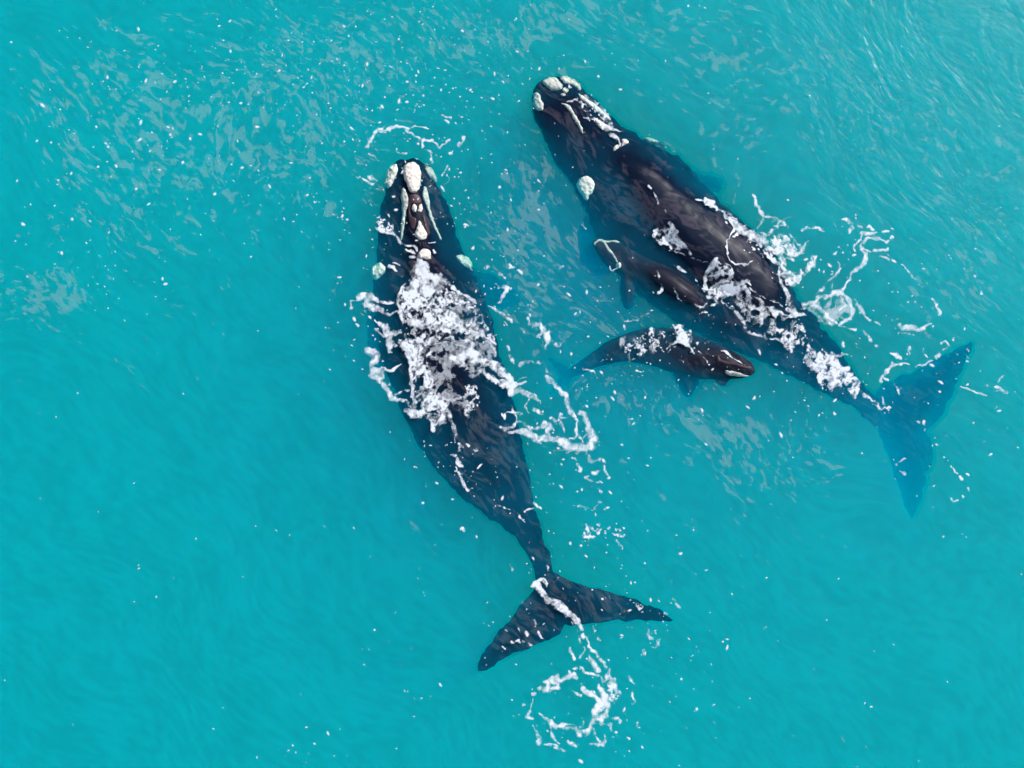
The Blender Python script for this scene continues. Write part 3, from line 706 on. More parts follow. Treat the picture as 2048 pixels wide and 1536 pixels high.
# 3: left scraps
stroke(3, cN([(100,700),(160,680),(230,690),(310,720),(350,750)]), [8,9,9,7,4], 1.0, .4)
stroke(3, cN([(190,770),(250,790),(330,820),(390,860),(440,900),(500,890),(550,860)]), [12,13,11,7,6,4,3], 1.0, .5)
stroke(3, cN([(0,730),(60,730),(110,715)]), [3,3,5], .9); stroke(3, cN([(0,730),(10,800),(20,830)]), [3,5,7], .85)
stroke(3, cN([(350,740),(450,760),(570,750)]), [5,6,3], .8)
stroke(3, cN([(380,1010),(430,1060),(460,1140),(480,1220),(490,1350)]), [9,10,12,11,6], 1.0, .5)
stroke(3, cN([(470,1130),(540,1110),(600,1110)]), [9,9,5], .95); stroke(3, cN([(480,1210),(540,1280)]), [9,5], .95)
stroke(3, cN([(300,950),(350,1000),(420,990)]), 2.5, .8); stroke(3, cN([(320,1080),(380,1140),(400,1160)]), [7,4,5], .8)
region(3, cB([(340,540),(400,530),(470,570),(490,640),(450,700),(500,700),(530,740),(510,800),(500,850),(450,830),(400,780),(385,700),(400,620),(360,590)]), .78, 'solid', 5, .6)
stroke(3, cB([(500,840),(540,890),(570,940),(620,960),(680,960)]), [8,7,7,6,5], .95, .4)
stroke(3, cB([(500,710),(560,720),(610,700),(640,670)]), [6,5,4,3], .9, .4)
stroke(3, cB([(590,920),(640,890),(710,875)]), [5,4,3], .85); stroke(3, cB([(690,960),(720,1000),(740,1030)]), [6,5,5], .8)
stroke(3, cB([(540,840),(570,800)]), 3, .8)
for p in ((270,310),(290,355),(320,270),(385,290),(250,215),(345,240)): stroke(3, cB([p, (p[0]+12, p[1]+14)]), 4, .85)
# 4: right side trails of left whale
stroke(4, cK([(300,370),(380,420),(440,490),(430,510)]), [8,10,12,8], 1.0); stroke(4, cK([(470,440),(540,410),(620,380)]), [6,6,4], .9, .3)
stroke(4, cK([(470,490),(560,500),(620,530),(700,560),(780,610),(770,650)]), [8,9,9,8,7,5], .85, .3)
stroke(4, cK([(620,500),(690,520),(745,550)]), [5,4,4], .9); stroke(4, cK([(650,590),(615,650),(610,720),(650,770)]), [3,3,3,3], .75)
stroke(4, cK([(710,720),(760,740),(820,770)]), [6,6,3], .85, .4)
stroke(4, cK([(520,190),(580,165),(640,170)]), [6,4,2], .6, .3); stroke(4, cK([(530,340),(580,320),(640,320)]), [3,5,4], .6, .3)
stroke(4, cK([(680,150),(760,190),(850,200),(860,260)]), [3,4,6,5], .62, .4)
stroke(4, cK([(870,320),(900,370),(930,410),(980,470),(1040,520),(1090,570),(1100,630),(1130,700),(1170,770),(1200,800)]), [6,8,7,5,7,8,7,8,11,8], .92, .25)
stroke(4, cK([(1260,760),(1320,770),(1350,830),(1380,900),(1380,960),(1420,1030),(1440,1090),(1400,1150),(1340,1160)]), [7,12,10,7,8,13,15,14,9], .92, .25)
stroke(4, cK([(430,990),(500,970),(600,980),(700,1040),(770,1080),(860,1050),(960,1070),(1060,1110),(1160,1160),(1260,1160),(1350,1170)]), [6,7,11,12,11,9,10,12,13,12,8], .98, .22)
stroke(4, cK([(500,850),(570,870),(640,920),(700,945),(790,930),(850,900),(910,910)]), [4,5,5,5,6,10,10], .88, .3)
stroke(4, cK([(830,860),(880,920),(870,970),(890,1020)]), [7,9,6,4], .85, .4)
stroke(4, cK([(380,740),(450,750),(520,760),(560,780)]), [3,5,6,6], .9, .4); stroke(4, cK([(440,660),(470,700),(480,740)]), [3,4,5], .9); stroke(4, cK([(510,790),(515,840)]), 3, .8)
stroke(4, cK([(950,800),(970,850),(1020,880),(1050,940),(1080,1010)]), [5,7,7,6,5], .8, .4); stroke(4, cK([(1020,760),(1030,830)]), [4,5], .8); stroke(4, cK([(1060,840),(1110,835)]), 4, .8)
stroke(4, cK([(1200,840),(1250,860),(1220,930),(1240,1000),(1290,1060),(1300,1100)]), [4,6,5,7,5,4], .85, .3)
stroke(4, cK([(1130,1060),(1200,1050),(1240,1010)]), [4,5,5], .8, .3); stroke(4, cK([(1300,1060),(1360,1020)]), [4,6], .8, .3)
stroke(4, cK([(320,930),(370,950),(430,930),(480,870)]), [7,8,4,3], .9); stroke(4, cK([(320,750),(350,820),(360,700)]), 3, .75, .9)
stroke(4, cK([(1340,1200),(1370,1290),(1400,1350),(1460,1330),(1520,1330)]), [4,7,8,7,5], .8, .5)
stroke(4, cK([(1110,1220),(1180,1210),(1230,1240)]), [5,6,5], .75, .5); stroke(4, cK([(1200,1290),(1220,1340)]), 3, .8); stroke(4, cK([(1240,1380),(1280,1430),(1270,1480)]), [4,5,4], .85)
stroke(4, cK([(1430,1490),(1490,1450)]), 6, .85, .3); stroke(4, cK([(1550,1420),(1560,1460),(1590,1500)]), [4,5,4], .8); stroke(4, cK([(1330,1530),(1370,1510)]), 5, .85); stroke(4, cK([(1560,1340),(1565,1370)]), 4, .8)
stroke(4, cC([(1720,410),(1770,440),(1850,465)]), [3,5,4], .8); stroke(4, cC([(1790,385),(1840,360)]), 4, .8); stroke(4, cC([(1835,520),(1850,540)]), 4, .8)
stroke(4, cC([(1620,635),(1690,650),(1740,675),(1790,690),(1810,720)]), [3,4,3,4,4], .75); stroke(4, cC([(1800,690),(1835,620)]), [4,5], .75)
region(4, cC([(1690,780),(1800,780),(1990,800),(2040,900),(1960,900),(1860,880),(1740,930),(1690,900)]), .34, 'fine', 6)
stroke(4, cC([(1970,930),(2010,990)]), 5, .85); stroke(4, cC([(1320,620),(1360,665)]), [5,4], .85); stroke(4, cC([(740,825),(755,845)]), 4, .8); stroke(4, cC([(1120,1110),(1140,1160)]), [4,6], .75)
stroke(4, cJ([(590,940),(610,1000),(660,1010),(720,1030),(760,1090),(800,1150),(800,1240)]), [4,8,8,7,10,10,6], .92, .35)
for p in ((610,780),(608,840),(605,905),(665,755)): stroke(4, cJ([p, (p[0]+4, p[1]+6)]), 3, .85)
stroke(4, cJ([(680,1150),(740,1120)]), 4, .8); stroke(4, cJ([(800,1250),(790,1300)]), 4, .8); stroke(4, cJ([(900,1240),(940,1290),(960,1250)]), [4,5,3], .75, .7)
stroke(4, cJ([(120,810),(180,850),(260,890),(300,930)]), [4,4,5,4], .85); stroke(4, cJ([(320,960),(400,990)]), [4,4], .85); stroke(4, cJ([(300,1000),(340,1040)]), 3, .85)
stroke(4, cJ([(270,540),(330,590),(270,660),(230,760)]), [4,6,5,4], .8, .7); stroke(4, cJ([(200,520),(260,560)]), 3, .8); stroke(4, cJ([(350,1380),(390,1440)]), [4,6], .85)
stroke(4, cJ([(450,1510),(560,1480),(680,1490),(780,1520)]), [4,6,6,5], .6, .5); stroke(4, cJ([(520,1080),(530,1120)]), 4, .85); stroke(4, cJ([(330,1280),(345,1320)]), 4, .85)
stroke(4, cJ([(360,285),(410,325)]), 4.5, .95); stroke(4, cJ([(460,370),(510,400)]), 4.5, .95)
stroke(4, cJ([(60,330),(100,310)]), 6, .8); stroke(4, cJ([(230,395),(310,450)]), 5, .8)
# 5: fluke streak and ring
stroke(5, cD([(655,295),(700,290),(740,350),(790,400),(850,440),(920,470)]), [4,9,9,9,11,10], .95, .8)
stroke(5, cD([(690,265),(740,250),(770,290)]), [5,6,4], .85, .8); stroke(5, cD([(860,420),(900,450),(950,500),(1000,560),(1050,630),(1075,700)]), [8,9,8,7,7,6], .98, .5)
stroke(5, cD([(930,520),(1000,620),(1030,690),(1055,740)]), [2.5,4,4,3], .7, .9)
stroke(5, cD([(830,280),(850,240),(890,210)]), 2.5, .7, .9); stroke(5, cD([(780,110),(790,190),(820,230)]), 3, .6, .9)
stroke(5, cD([(1100,700),(1130,780),(1170,820),(1200,870),(1250,930)]), [3,4,8,4,3], .9, .6)
stroke(5, cL([(1090,490),(1140,540),(1190,610)]), [8,9,7], .95, .3); stroke(5, cL([(850,350),(880,410),(900,470)]), [5,5,4], .85, .4)
stroke(5, cL([(1030,330),(1030,410),(980,460)]), [3,4,3], .7, .6); stroke(5, cL([(1090,420),(1090,480)]), 3, .8)
stroke(5, cL([(1260,540),(1290,600),(1310,680),(1360,750),(1400,840),(1440,860)]), [4,6,8,9,7,5], .92, .6)
stroke(5, cL([(1370,700),(1410,760),(1420,900),(1390,1000)]), [3,4,4,3], .7, .7)
stroke(5, cL([(640,830),(690,790),(640,740),(680,690),(740,720),(800,680),(870,680),(930,690)]), [10,12,10,11,10,9,9,5], 1.0, .6)
stroke(5, cL([(500,830),(560,830),(590,780),(560,760)]), [9,11,10,7], .98, .5); stroke(5, cL([(840,610),(840,660)]), [4,7], .9)
stroke(5, cL([(920,600),(970,590),(1000,620),(1050,640),(1130,650),(1200,670)]), [6,6,5,4,3.5,3], .85, .6)
stroke(5, cL([(1190,790),(1230,850),(1260,930),(1270,1000),(1220,1040),(1170,1080),(1150,1150),(1130,1220),(1090,1290)]), [5,8,9,12,15,12,11,11,9], 1.0, .5)
stroke(5, cL([(1300,1000),(1300,1080),(1250,1160),(1190,1200)]), [9,9,8,8], .85, .8); stroke(5, cL([(1230,700),(1250,800),(1290,900)]), [4,5,5], .65, .8)
region(5, cL([(1240,700),(1400,780),(1440,880),(1400,1000),(1330,1030),(1290,960),(1290,850)]), .36, 'fine', 6)
stroke(5, cL([(1000,820),(1040,860),(1090,880),(1150,930),(1200,980)]), [6,8,8,6,6], .95, .3); stroke(5, cL([(860,840),(920,870),(980,900)]), [2,3,5], .8, .4)
stroke(5, cL([(380,900),(420,890)]), 5, .85); stroke(5, cL([(400,960),(370,1050),(340,1110),(320,1160),(390,1190)]), [3,3.5,4,8,6], .82, .5); stroke(5, cL([(270,1020),(310,1030)]), 4, .75)
stroke(5, cL([(490,1120),(560,1190),(620,1240),(690,1270),(770,1260)]), [2,4,10,8,6], .92, .5); stroke(5, cL([(600,1250),(620,1340),(660,1420),(710,1480)]), [6,4,5,3], .85, .4)
stroke(5, cL([(780,1250),(880,1250)]), 3, .8); stroke(5, cL([(820,1300),(880,1300),(930,1340),(960,1390)]), [6,9,8,9], .92, .5)
stroke(5, cL([(940,1330),(1020,1340),(1090,1300)]), [4,7,7], .85, .7); stroke(5, cL([(980,1180),(1000,1250),(960,1290)]), [3,6,5], .6, .7)
stroke(5, cL([(1020,1390),(1050,1360)]), 5, .75); stroke(5, cL([(1130,1300),(1150,1370)]), 4, .7)
stroke(5, cL([(1170,1250),(1260,1230),(1330,1250),(1340,1300)]), [5,6,7,5], .75, .7); stroke(5, cL([(1350,1185),(1440,1200),(1460,1250)]), [6,6,4], .9, .3)
stroke(5, cL([(400,1260),(430,1340),(460,1420),(450,1480)]), [3,4,10,9], .82, .7); stroke(5, cL([(530,1500),(620,1500),(700,1520)]), [5,4,3], .8, .7)
stroke(5, cL([(840,1470),(880,1510),(920,1530)]), [5,8,6], .9); stroke(5, cL([(1260,1370),(1260,1460),(1200,1500),(1100,1500)]), [3,7,6,4], .75, .6)
stroke(5, cL([(1170,1400),(1200,1460)]), 3, .8); stroke(5, cL([(720,1330),(770,1370)]), 3, .7)
stroke(5, [(1090,1490),(1130,1500),(1160,1490)], 4, .6, .9)
stroke(5, cL([(1800,100),(1800,180),(1860,220),(1920,230)]), [4,6,7,5], .7, .5); stroke(5, cL([(1900,240),(1880,300),(1840,320)]), [6,8,5], .85, .4)
region(5, cL([(1730,320),(1860,320),(1880,400),(1800,450),(1720,440)]), .33, 'fine', 5)
stroke(5, cL([(1550,680),(1630,750)]), 3.5, .8, .6); stroke(5, cL([(1610,830),(1590,920),(1630,980),(1590,1020)]), [4,5,4,4], .75, .6)
stroke(5, cL([(1480,1060),(1500,1100)]), 4, .7); stroke(5, cL([(1500,1150),(1540,1190)]), 5, .7, .8); stroke(5, cL([(1640,1230),(1650,1290)]), 5, .8)
stroke(5, cL([(1930,1340),(1980,1380)]), 3, .7); stroke(5, cL([(1180,190),(1210,240)]), 4, .6); stroke(5, cL([(1130,60),(1150,150),(1180,200)]), 2, .6)
for p in ([(545,720),(560,740)], [(610,650),(625,680)], [(710,650),(740,690)], [(640,735),(660,755)], [(530,730),(550,715)], [(670,560),(680,600)], [(545,620),(555,645)], [(590,720),(600,730)], [(495,740),(505,750)], [(430,775),(440,790)], [(580,415),(595,430)], [(650,405),(660,415)], [(450,640),(458,650)]):
    stroke(5, cD(p), 4.5, .85, .7)
stroke(5, cD([(700,600),(730,570),(745,580)]), 2, .6); stroke(5, cD([(1720,515),(1750,525)]), 3, .8); stroke(5, cD([(1150,470),(1170,550),(1160,640)]), 3, .45, .9)
region(5, cD([(1470,410),(1540,420),(1600,520),(1570,560),(1520,480)]), .30, 'fine', 4)
stroke(5, cD([(1790,390),(1830,440)]), [4,6], .9); stroke(5, cD([(480,120),(495,165)]), [4,5], .8)
# 6: right whale head and back
region(6, cE([(540,400),(620,370),(720,400),(800,480),(880,560),(900,640),(860,660),(780,600),(700,540),(620,440)]), .22, 'fine', 5)
stroke(6, cE([(660,360),(740,400),(830,490),(890,560),(900,600)]), [3,4,6,6,7], .75, .8)
stroke(6, cE([(540,410),(600,400),(640,420)]), 3, .7, .8); stroke(6, cE([(660,530),(700,550),(720,570)]), [4,5,4], .7); stroke(6, cE([(820,610),(870,620),(920,640),(980,655)]), [5,7,4,2], .85)
stroke(6, cE([(890,680),(920,710),(950,740),(960,770)]), [6,6,3,3], .8, .7); stroke(6, cE([(565,285),(572,305)]), 3, .9)
stroke(6, cE([(1190,1095),(1210,1110)]), 4, .9); stroke(6, cE([(1230,1140),(1265,1210),(1290,1250)]), [2.5,4,2.5], .8); stroke(6, cE([(1320,1280),(1340,1300),(1350,1370)]), 2.2, .6)
region(6, cG([(940,100),(985,130),(1010,200),(1050,240),(1080,290),(1050,330),(1100,360),(1060,360),(960,320),(890,260),(830,210),(820,170),(870,140)]), .62, 'lace', 5)
stroke(6, cG([(960,95),(990,160),(1020,220),(1070,270)]), [6,9,8,6], 1.0, .6); stroke(6, cG([(820,170),(870,160),(930,180)]), [3,6,8], .9, .7); stroke(6, cG([(820,200),(880,260),(940,270)]), [3,5,5], .8, .7)
stroke(6, cG([(1060,280),(1110,330),(1160,390),(1240,410)]), [7,7,4,2.5], .85, .9); stroke(6, cG([(950,330),(1050,350),(1140,390)]), 3, .7, .9)
stroke(6, cG([(990,440),(1050,470),(1100,500)]), [2,4,3], .85, .8)
region(6, cG([(1110,500),(1180,520),(1250,590),(1240,680),(1190,610)]), .30, 'fine', 3)
stroke(6, cO([(430,900),(430,760),(450,680),(500,620),(540,560)]), [3,6,7,10,9], 1.0, .35)
region(6, cO([(560,560),(680,590),(760,640),(740,720),(660,740),(560,760),(480,800),(460,720),(520,640)]), .42, 'lace', 4)
stroke(6, cO([(560,570),(660,580),(740,640),(750,700),(690,730)]), 3, .85, .7)
stroke(6, cO([(820,660),(835,770)]), 1.6, .6)
region(6, cO([(440,880),(560,800),(680,780),(800,790),(860,850),(830,960),(900,1080),(860,1110),(760,1000),(640,1020),(520,1010),(440,960)]), .55, 'lace', 5)
stroke(6, cO([(500,880),(560,830),(640,800),(700,800)]), [4,5,6,5], .9, .7)
stroke(6, cO([(800,880),(860,810),(920,800),(960,850)]), [12,9,8,4], 1.0, .4); stroke(6, cO([(720,960),(800,930),(840,1000),(860,1080),(900,1130)]), [10,14,12,12,9], 1.0, .8)
stroke(6, cO([(880,880),(940,960),(970,1060),(1020,1130),(1100,1140)]), [9,9,8,9,10], 1.0, .7)
stroke(6, cO([(1100,1150),(1090,1220),(1080,1300),(1040,1380)]), [9,7,7,5], .95, .5); stroke(6, cO([(1140,1130),(1200,1130),(1250,1190),(1230,1270),(1220,1330)]), [7,8,8,7,5], .95, .5)
stroke(6, cO([(1080,1020),(1110,1080),(1090,1140)]), [6,8,9], .95, .6); stroke(6, cO([(1190,1120),(1290,1160),(1370,1190),(1460,1220)]), [6,5,5,5], .9, .6)
stroke(6, cO([(950,880),(1050,940),(1160,1000),(1300,1050),(1360,1080)]), [2.5,3,4,4,2.5], .75, .9); stroke(6, cO([(900,890),(1000,980),(1080,1010)]), 4, .7, .9)
stroke(6, cO([(1000,1210),(1010,1230)]), 5, .8)
stroke(6, cO([(440,970),(520,1000),(580,1060),(500,1080)]), [5,5,5,4], .8, .7); stroke(6, cO([(310,1090),(400,1110),(435,1050)]), [5,5,4], .95, .4)
stroke(6, cO([(40,880),(70,950),(110,1000),(140,1030)]), [3,3,2.5,2], .8); region(6, cO([(280,1140),(400,1130),(560,1180),(620,1300),(540,1290),(400,1230)]), .22, 'fine', 5)
stroke(6, cO([(640,1030),(720,1100),(810,1170),(860,1240),(900,1300),(940,1380),(1020,1440),(1150,1490)]), [4,5,8,9,6,6,6,7], .92, .7)
region(6, cO([(820,1180),(900,1220),(960,1300),(900,1320),(840,1240)]), .6, 'lace', 4)
region(6, cO([(1000,1340),(1100,1300),(1220,1340),(1340,1340),(1480,1380),(1560,1270),(1600,1300),(1640,1400),(1740,1500),(1640,1530),(1400,1500),(1200,1480)]), .47, 'lace', 6)
region(6, cI([(0,20),(80,10),(160,60),(280,20),(400,20),(450,80),(500,130),(480,220),(400,180),(300,160),(220,110),(120,90)]), .50, 'lace', 6)
region(6, cI([(440,190),(520,150),(600,170),(680,190),(760,270),(820,330),(870,400),(900,450),(860,560),(820,540),(780,480),(690,460),(640,500),(580,440),(520,350),(460,280)]), .58, 'lace', 6)
stroke(6, cI([(445,220),(480,270),(530,310),(560,290)]), [8,13,15,10], 1.0, .4); stroke(6, cI([(640,260),(680,330),(660,420),(610,430),(640,480)]), [9,10,10,8,6], .95, .6)
stroke(6, cI([(660,180),(700,210),(780,185)]), [6,6,4], .85, .4); stroke(6, cI([(840,540),(870,470),(880,420)]), [7,8,6], .95)
stroke(6, cI([(900,500),(960,560),(1010,600),(1050,640)]), [6,4,4,3], .8, .9); stroke(6, cI([(1050,540),(1060,580),(1080,590)]), 4, .8); region(6, cI([(1060,610),(1130,620),(1120,680),(1060,670)]), .45, 'fine', 3)
stroke(6, cE([(1560,1185),(1620,1200),(1680,1240),(1760,1290),(1830,1340),(1900,1390),(2000,1480)]), [2,3,3,4,5,7,10], .95, .6)
region(6, cE([(1620,1190),(1700,1180),(1760,1220),(1840,1290),(1920,1350),(2040,1430),(2044,1500),(1960,1450),(1860,1390),(1760,1310),(1680,1260)]), .56, 'lace', 3)
stroke(6, cO([(800,170),(750,230),(700,310),(685,400),(700,490),(760,570),(850,595),(930,580),(980,560)]), [4,3,3,3,3,3.5,4,4,2], .95, .3)
region(6, cO([(790,190),(900,180),(1040,260),(1160,340),(1160,460),(1060,500),(960,440),(860,380),(780,300)]), .22, 'fine', 8)
stroke(6, cO([(640,0),(700,60),(770,130),(830,160),(920,180),(1000,230),(1080,280),(1160,330)]), [6,6,7,12,14,13,12,9], 1.0, .5)
# 7: splashes right of right whale
stroke(7, cO([(1050,260),(1160,250),(1230,190)]), [9,8,4], .95, .5); stroke(7, cO([(1080,330),(1180,400),(1240,420)]), [7,7,5], .8, .9)
stroke(7, cO([(1100,380),(1160,460),(1200,520)]), [6,5,4], .85, .9); stroke(7, cO([(1230,540),(1290,590),(1330,620)]), [6,7,5], .9, .8)
stroke(7, cO([(1300,640),(1320,760),(1370,870),(1420,960),(1450,1040)]), [4,4,4,6,8], .95, .5); stroke(7, cO([(1250,690),(1290,710)]), 3, .85)
region(7, cO([(1330,700),(1440,640),(1520,700),(1500,780),(1520,850),(1440,870),(1380,800)]), .56, 'lace', 6)
region(7, cM([(390,1350),(500,1400),(560,1450),(640,1470),(720,1480),(720,1536),(560,1536),(500,1490),(430,1420)]), .40, 'lace', 5)
region(7, cH([(170,230),(260,200),(330,380),(440,440),(420,520),(340,540),(300,600),(440,620),(520,500),(560,560),(480,680),(420,720),(320,760),(260,680),(220,560),(180,420)]), .40, 'lace', 6)
stroke(7, cH([(40,80),(60,130),(110,200),(90,270),(50,310)]), [5,6,5,3,3], .85, .7); stroke(7, cH([(110,210),(180,210),(240,240),(280,290)]), [4,7,6,4], .85, .7)
stroke(7, cH([(10,30),(40,60)]), 3, .8); stroke(7, cH([(300,290),(320,370),(400,440),(470,440),(500,400)]), [3,3,4,4,4], .7, .9)
stroke(7, cH([(210,400),(240,450),(300,460),(350,500)]), [6,5,5,7], .9, .7); stroke(7, cH([(270,560),(310,540),(350,570)]), [4,6,5], .85, .7); stroke(7, cH([(400,460),(410,500)]), [8,6], .9, .6)
stroke(7, cH([(500,510),(500,570),(470,640),(420,670)]), [5,7,6,5], .85, .6); stroke(7, cH([(260,680),(320,660),(350,700),(330,750)]), [7,8,8,8], .9, .6)
stroke(7, cH([(405,330),(440,300),(500,290),(560,310),(590,330)]), [3,4,4,4,3], .75, .7); stroke(7, cH([(670,260),(690,290)]), 3, .7); stroke(7, cH([(430,440),(490,400)]), 3, .8)
stroke(7, cH([(750,230),(790,250),(810,280),(780,330)]), [3,7,7,4], .9, .5); stroke(7, cH([(850,280),(890,300)]), 5, .85); stroke(7, cH([(945,290),(985,315)]), 4, .85)
stroke(7, cH([(880,340),(930,345),(1000,350)]), [5,8,5], .95, .3); stroke(7, cH([(950,390),(1010,390)]), [5,6], .95, .3); stroke(7, cH([(910,420),(930,395)]), 6, .95, .3)
stroke(7, cH([(1055,340),(1100,325)]), [4,6], .95, .3); stroke(7, cH([(1120,390),(1135,370)]), 4, .9); stroke(7, cH([(1125,295),(1135,302)]), 3, .9)
stroke(7, cH([(1030,385),(1095,410),(1090,470),(1040,485),(980,500)]), [2.5,4,4,5,4], .9, .4); stroke(7, cH([(885,360),(870,400),(835,450),(850,490)]), [4,3,4,4], .8, .5); stroke(7, cH([(880,400),(890,470),(920,500)]), [2.5,3,4], .8, .5)
stroke(7, cH([(920,520),(910,570),(850,630),(810,660),(790,740),(740,810)]), [7,8,6,5,4,5], .95, .22); stroke(7, cH([(900,460),(960,505)]), 3, .8)
stroke(7, cH([(1040,530),(1090,540),(1150,570)]), [4,5,3], .8, .6); stroke(7, cH([(1100,510),(1160,560)]), 3, .85); stroke(7, cH([(1220,590),(1270,650),(1340,715)]), [2,4,2.5], .85, .4); stroke(7, cH([(1355,755),(1375,768)]), 3, .85)
stroke(7, cH([(1450,870),(1480,900),(1490,930)]), [2.5,5,3], .85, .4); stroke(7, cH([(1505,950),(1520,990)]), [5,8], .9, .3); stroke(7, cH([(1440,945),(1455,935)]), 3, .8); stroke(7, cH([(1790,680),(1800,686)]), 4, .85); stroke(7, cH([(1835,780),(1845,830)]), [4,4], .75)
stroke(7, cH([(1200,1080),(1220,1110),(1280,1100),(1360,1120),(1410,1085),(1440,1070)]), [8,9,7,6,5,3], .95, .3); stroke(7, cH([(1190,1160),(1250,1150),(1290,1150)]), [5,4,4], .8, .5); stroke(7, cH([(1145,1115),(1160,1120)]), 4, .7)
stroke(7, cH([(840,880),(880,940),(930,1010),(970,1045)]), [4,7,5,4], .9, .4); stroke(7, cH([(1000,1060),(1050,1100)]), 2.5, .75, .8)
stroke(7, cH([(690,590),(720,640),(690,690),(620,730)]), [3,5,5,4], .9, .4); stroke(7, cH([(620,740),(570,790),(520,830)]), [5,7,5], .85, .6); stroke(7, cH([(655,750),(665,790)]), 6, .8, .6)
stroke(7, cH([(740,830),(690,830),(620,850),(560,850),(510,890),(430,910)]), [8,9,8,8,8,6], 1.0, .3)
stroke(7, cH([(740,840),(790,890),(820,960),(810,1010),(750,1050),(710,1080)]), [8,8,8,7,5,4], 1.0, .22); stroke(7, cH([(500,920),(560,950),(620,990),(690,1060)]), [9,9,8,5], .95, .4)
stroke(7, cH([(690,980),(740,930),(780,920)]), [4,6,6], .85, .4); stroke(7, cH([(720,880),(740,920),(700,960)]), [5,7,4], .85, .4); stroke(7, cH([(560,880),(620,870),(680,860)]), 3, .7, .6)
stroke(7, cH([(305,940),(340,960),(370,1000),(430,1000)]), [9,11,11,7], 1.0, .3); stroke(7, cH([(230,640),(260,740),(300,820),(320,900)]), [4,4,4,6], .95, .4)
region(7, cH([(430,900),(560,930),(700,1070),(640,1090),(540,1020),(420,960)]), .45, 'solid', 6, .7)
stroke(7, cH([(720,1090),(780,1095),(840,1110)]), [4,3,4], .75, .7); stroke(7, cH([(900,1120),(950,1170),(985,1230),(1040,1280)]), [3,4,4,4], .7, .8)
stroke(7, cH([(740,1210),(740,1240)]), 5, .7, .9); stroke(7, cI([(1130,180),(1170,200),(1210,220)]), [4,8,5], .95, .3)
stroke(7, cI([(1040,400),(1070,360),(1130,300),(1140,260)]), [6,6,6,5], .98, .2); stroke(7, cI([(1140,290),(1200,270),(1270,265)]), [4,4,2.5], .9, .4); stroke(7, cI([(1070,390),(1110,405)]), 3, .85)
stroke(7, cI([(1325,275),(1390,275),(1440,245)]), [3,5,5], .9, .3); stroke(7, cI([(1490,215),(1515,200)]), 7, .95, .3); stroke(7, cI([(1380,150),(1400,190),(1430,220)]), [3,5,3], .75, .7)
stroke(7, cI([(1540,110),(1570,90),(1600,120)]), [5,5,4], .8, .8); stroke(7, cI([(1545,165),(1590,140)]), 3, .75); stroke(7, cI([(1635,55),(1630,80)]), 3, .8); stroke(7, cI([(1270,130),(1275,180)]), 5, .7, .7)
stroke(7, cI([(1150,430),(1170,470),(1185,520)]), [3,4,4], .7, .6); stroke(7, cI([(1185,1080),(1200,1060),(1240,1035)]), [5,3.5,3], .8); stroke(7, cI([(1210,1125),(1250,1140)]), [3,5], .75)
stroke(7, cI([(1690,455),(1740,480),(1800,495),(1900,525)]), [3,4,4,2], .9, .4); stroke(7, cI([(1990,410),(2048,360)]), [2,3], .8); stroke(7, cI([(1970,440),(2048,500)]), [5,6], .7, .7); stroke(7, cI([(1970,500),(2048,470)]), 4, .75, .6)
stroke(7, cI([(1310,730),(1340,750)]), 4, .75); stroke(7, cI([(1380,745),(1390,765)]), 5, .8); stroke(7, cI([(1400,800),(1410,815)]), 4, .8)
stroke(7, cI([(1605,1095),(1640,1125),(1665,1145)]), 3, .85); stroke(7, cI([(1685,1170),(1700,1195)]), 5, .9); stroke(7, cI([(1590,1340),(1620,1370),(1660,1360)]), [3,5,4], .75, .7)
for p in ((1550,1010),(1578,1045),(1480,850),(1490,910),(1705,1255),(1740,1270),(1740,1160),(1735,200),(1740,240),(1740,155),(1520,495),(1650,380),(1830,330),(1900,430),(1060,470),(930,430),(950,350),(1650,195),(1700,1320)):
    stroke(7, cI([p, (p[0]+7, p[1]+6)]), 3.5, .9)
# 8: calves
region(8, cG([(960,900),(1060,910),(1140,950),(1150,1000),(1100,1030),(1080,1070),(1020,1040),(980,990)]), .60, 'lace', 5)
stroke(8, cG([(940,1100),(990,1070),(1040,1060),(1080,1070),(1130,1110),(1160,1150)]), [3,4,5,6,5,3], .85, .7); stroke(8, cG([(960,1120),(1010,1090)]), 3, .8)
stroke(8, cG([(1080,1060),(1110,1030)]), 4, .9); stroke(8, cG([(1200,1140),(1230,1180),(1260,1215)]), 2.5, .8)
region(8, cG([(780,930),(900,950),(960,1000),(930,1080),(820,1120),(740,1180),(640,1200),(560,1100),(700,1050)]), .28, 'fine', 8)
stroke(8, cG([(1360,1120),(1420,1140),(1470,1190),(1520,1220),(1560,1230)]), [2,3,3,2.5,2], .85, .6)
stroke(8, cG([(1420,1300),(1480,1310),(1550,1330)]), [5,6,3], .75, .6)
stroke(8, cG([(1200,1060),(1270,1050),(1340,1080)]), [5,6,4], .5, .9)
stroke(8, cG([(600,880),(680,870),(740,840),(810,825)]), [3,4,4,3], .6, .8); stroke(8, cG([(585,920),(600,960)]), [4,6], .7); stroke(8, cG([(810,880),(840,940)]), 4, .6, .9)
stroke(8, cG([(640,1210),(680,1190)]), 4, .7); stroke(8, cG([(470,1120),(480,1190)]), 3.5, .6, .9); stroke(8, cG([(250,1270),(280,1290),(340,1300),(370,1340)]), [4,5,4,5], .75, .6); stroke(8, cG([(0,1340),(60,1420),(120,1500)]), [5,5,7], .8, .4)
stroke(8, cG([(850,500),(870,560),(900,590),(900,640),(860,660),(830,640)]), [2.5,4,5,4,3,3], .72, .8)
stroke(8, cG([(480,450),(500,480),(545,450)]), 3, .65); stroke(8, cG([(1020,1210),(1080,1220)]), 2, .7); stroke(8, cG([(80,460),(100,440)]), 4, .7); stroke(8, cG([(270,120),(290,135)]), 3, .8)
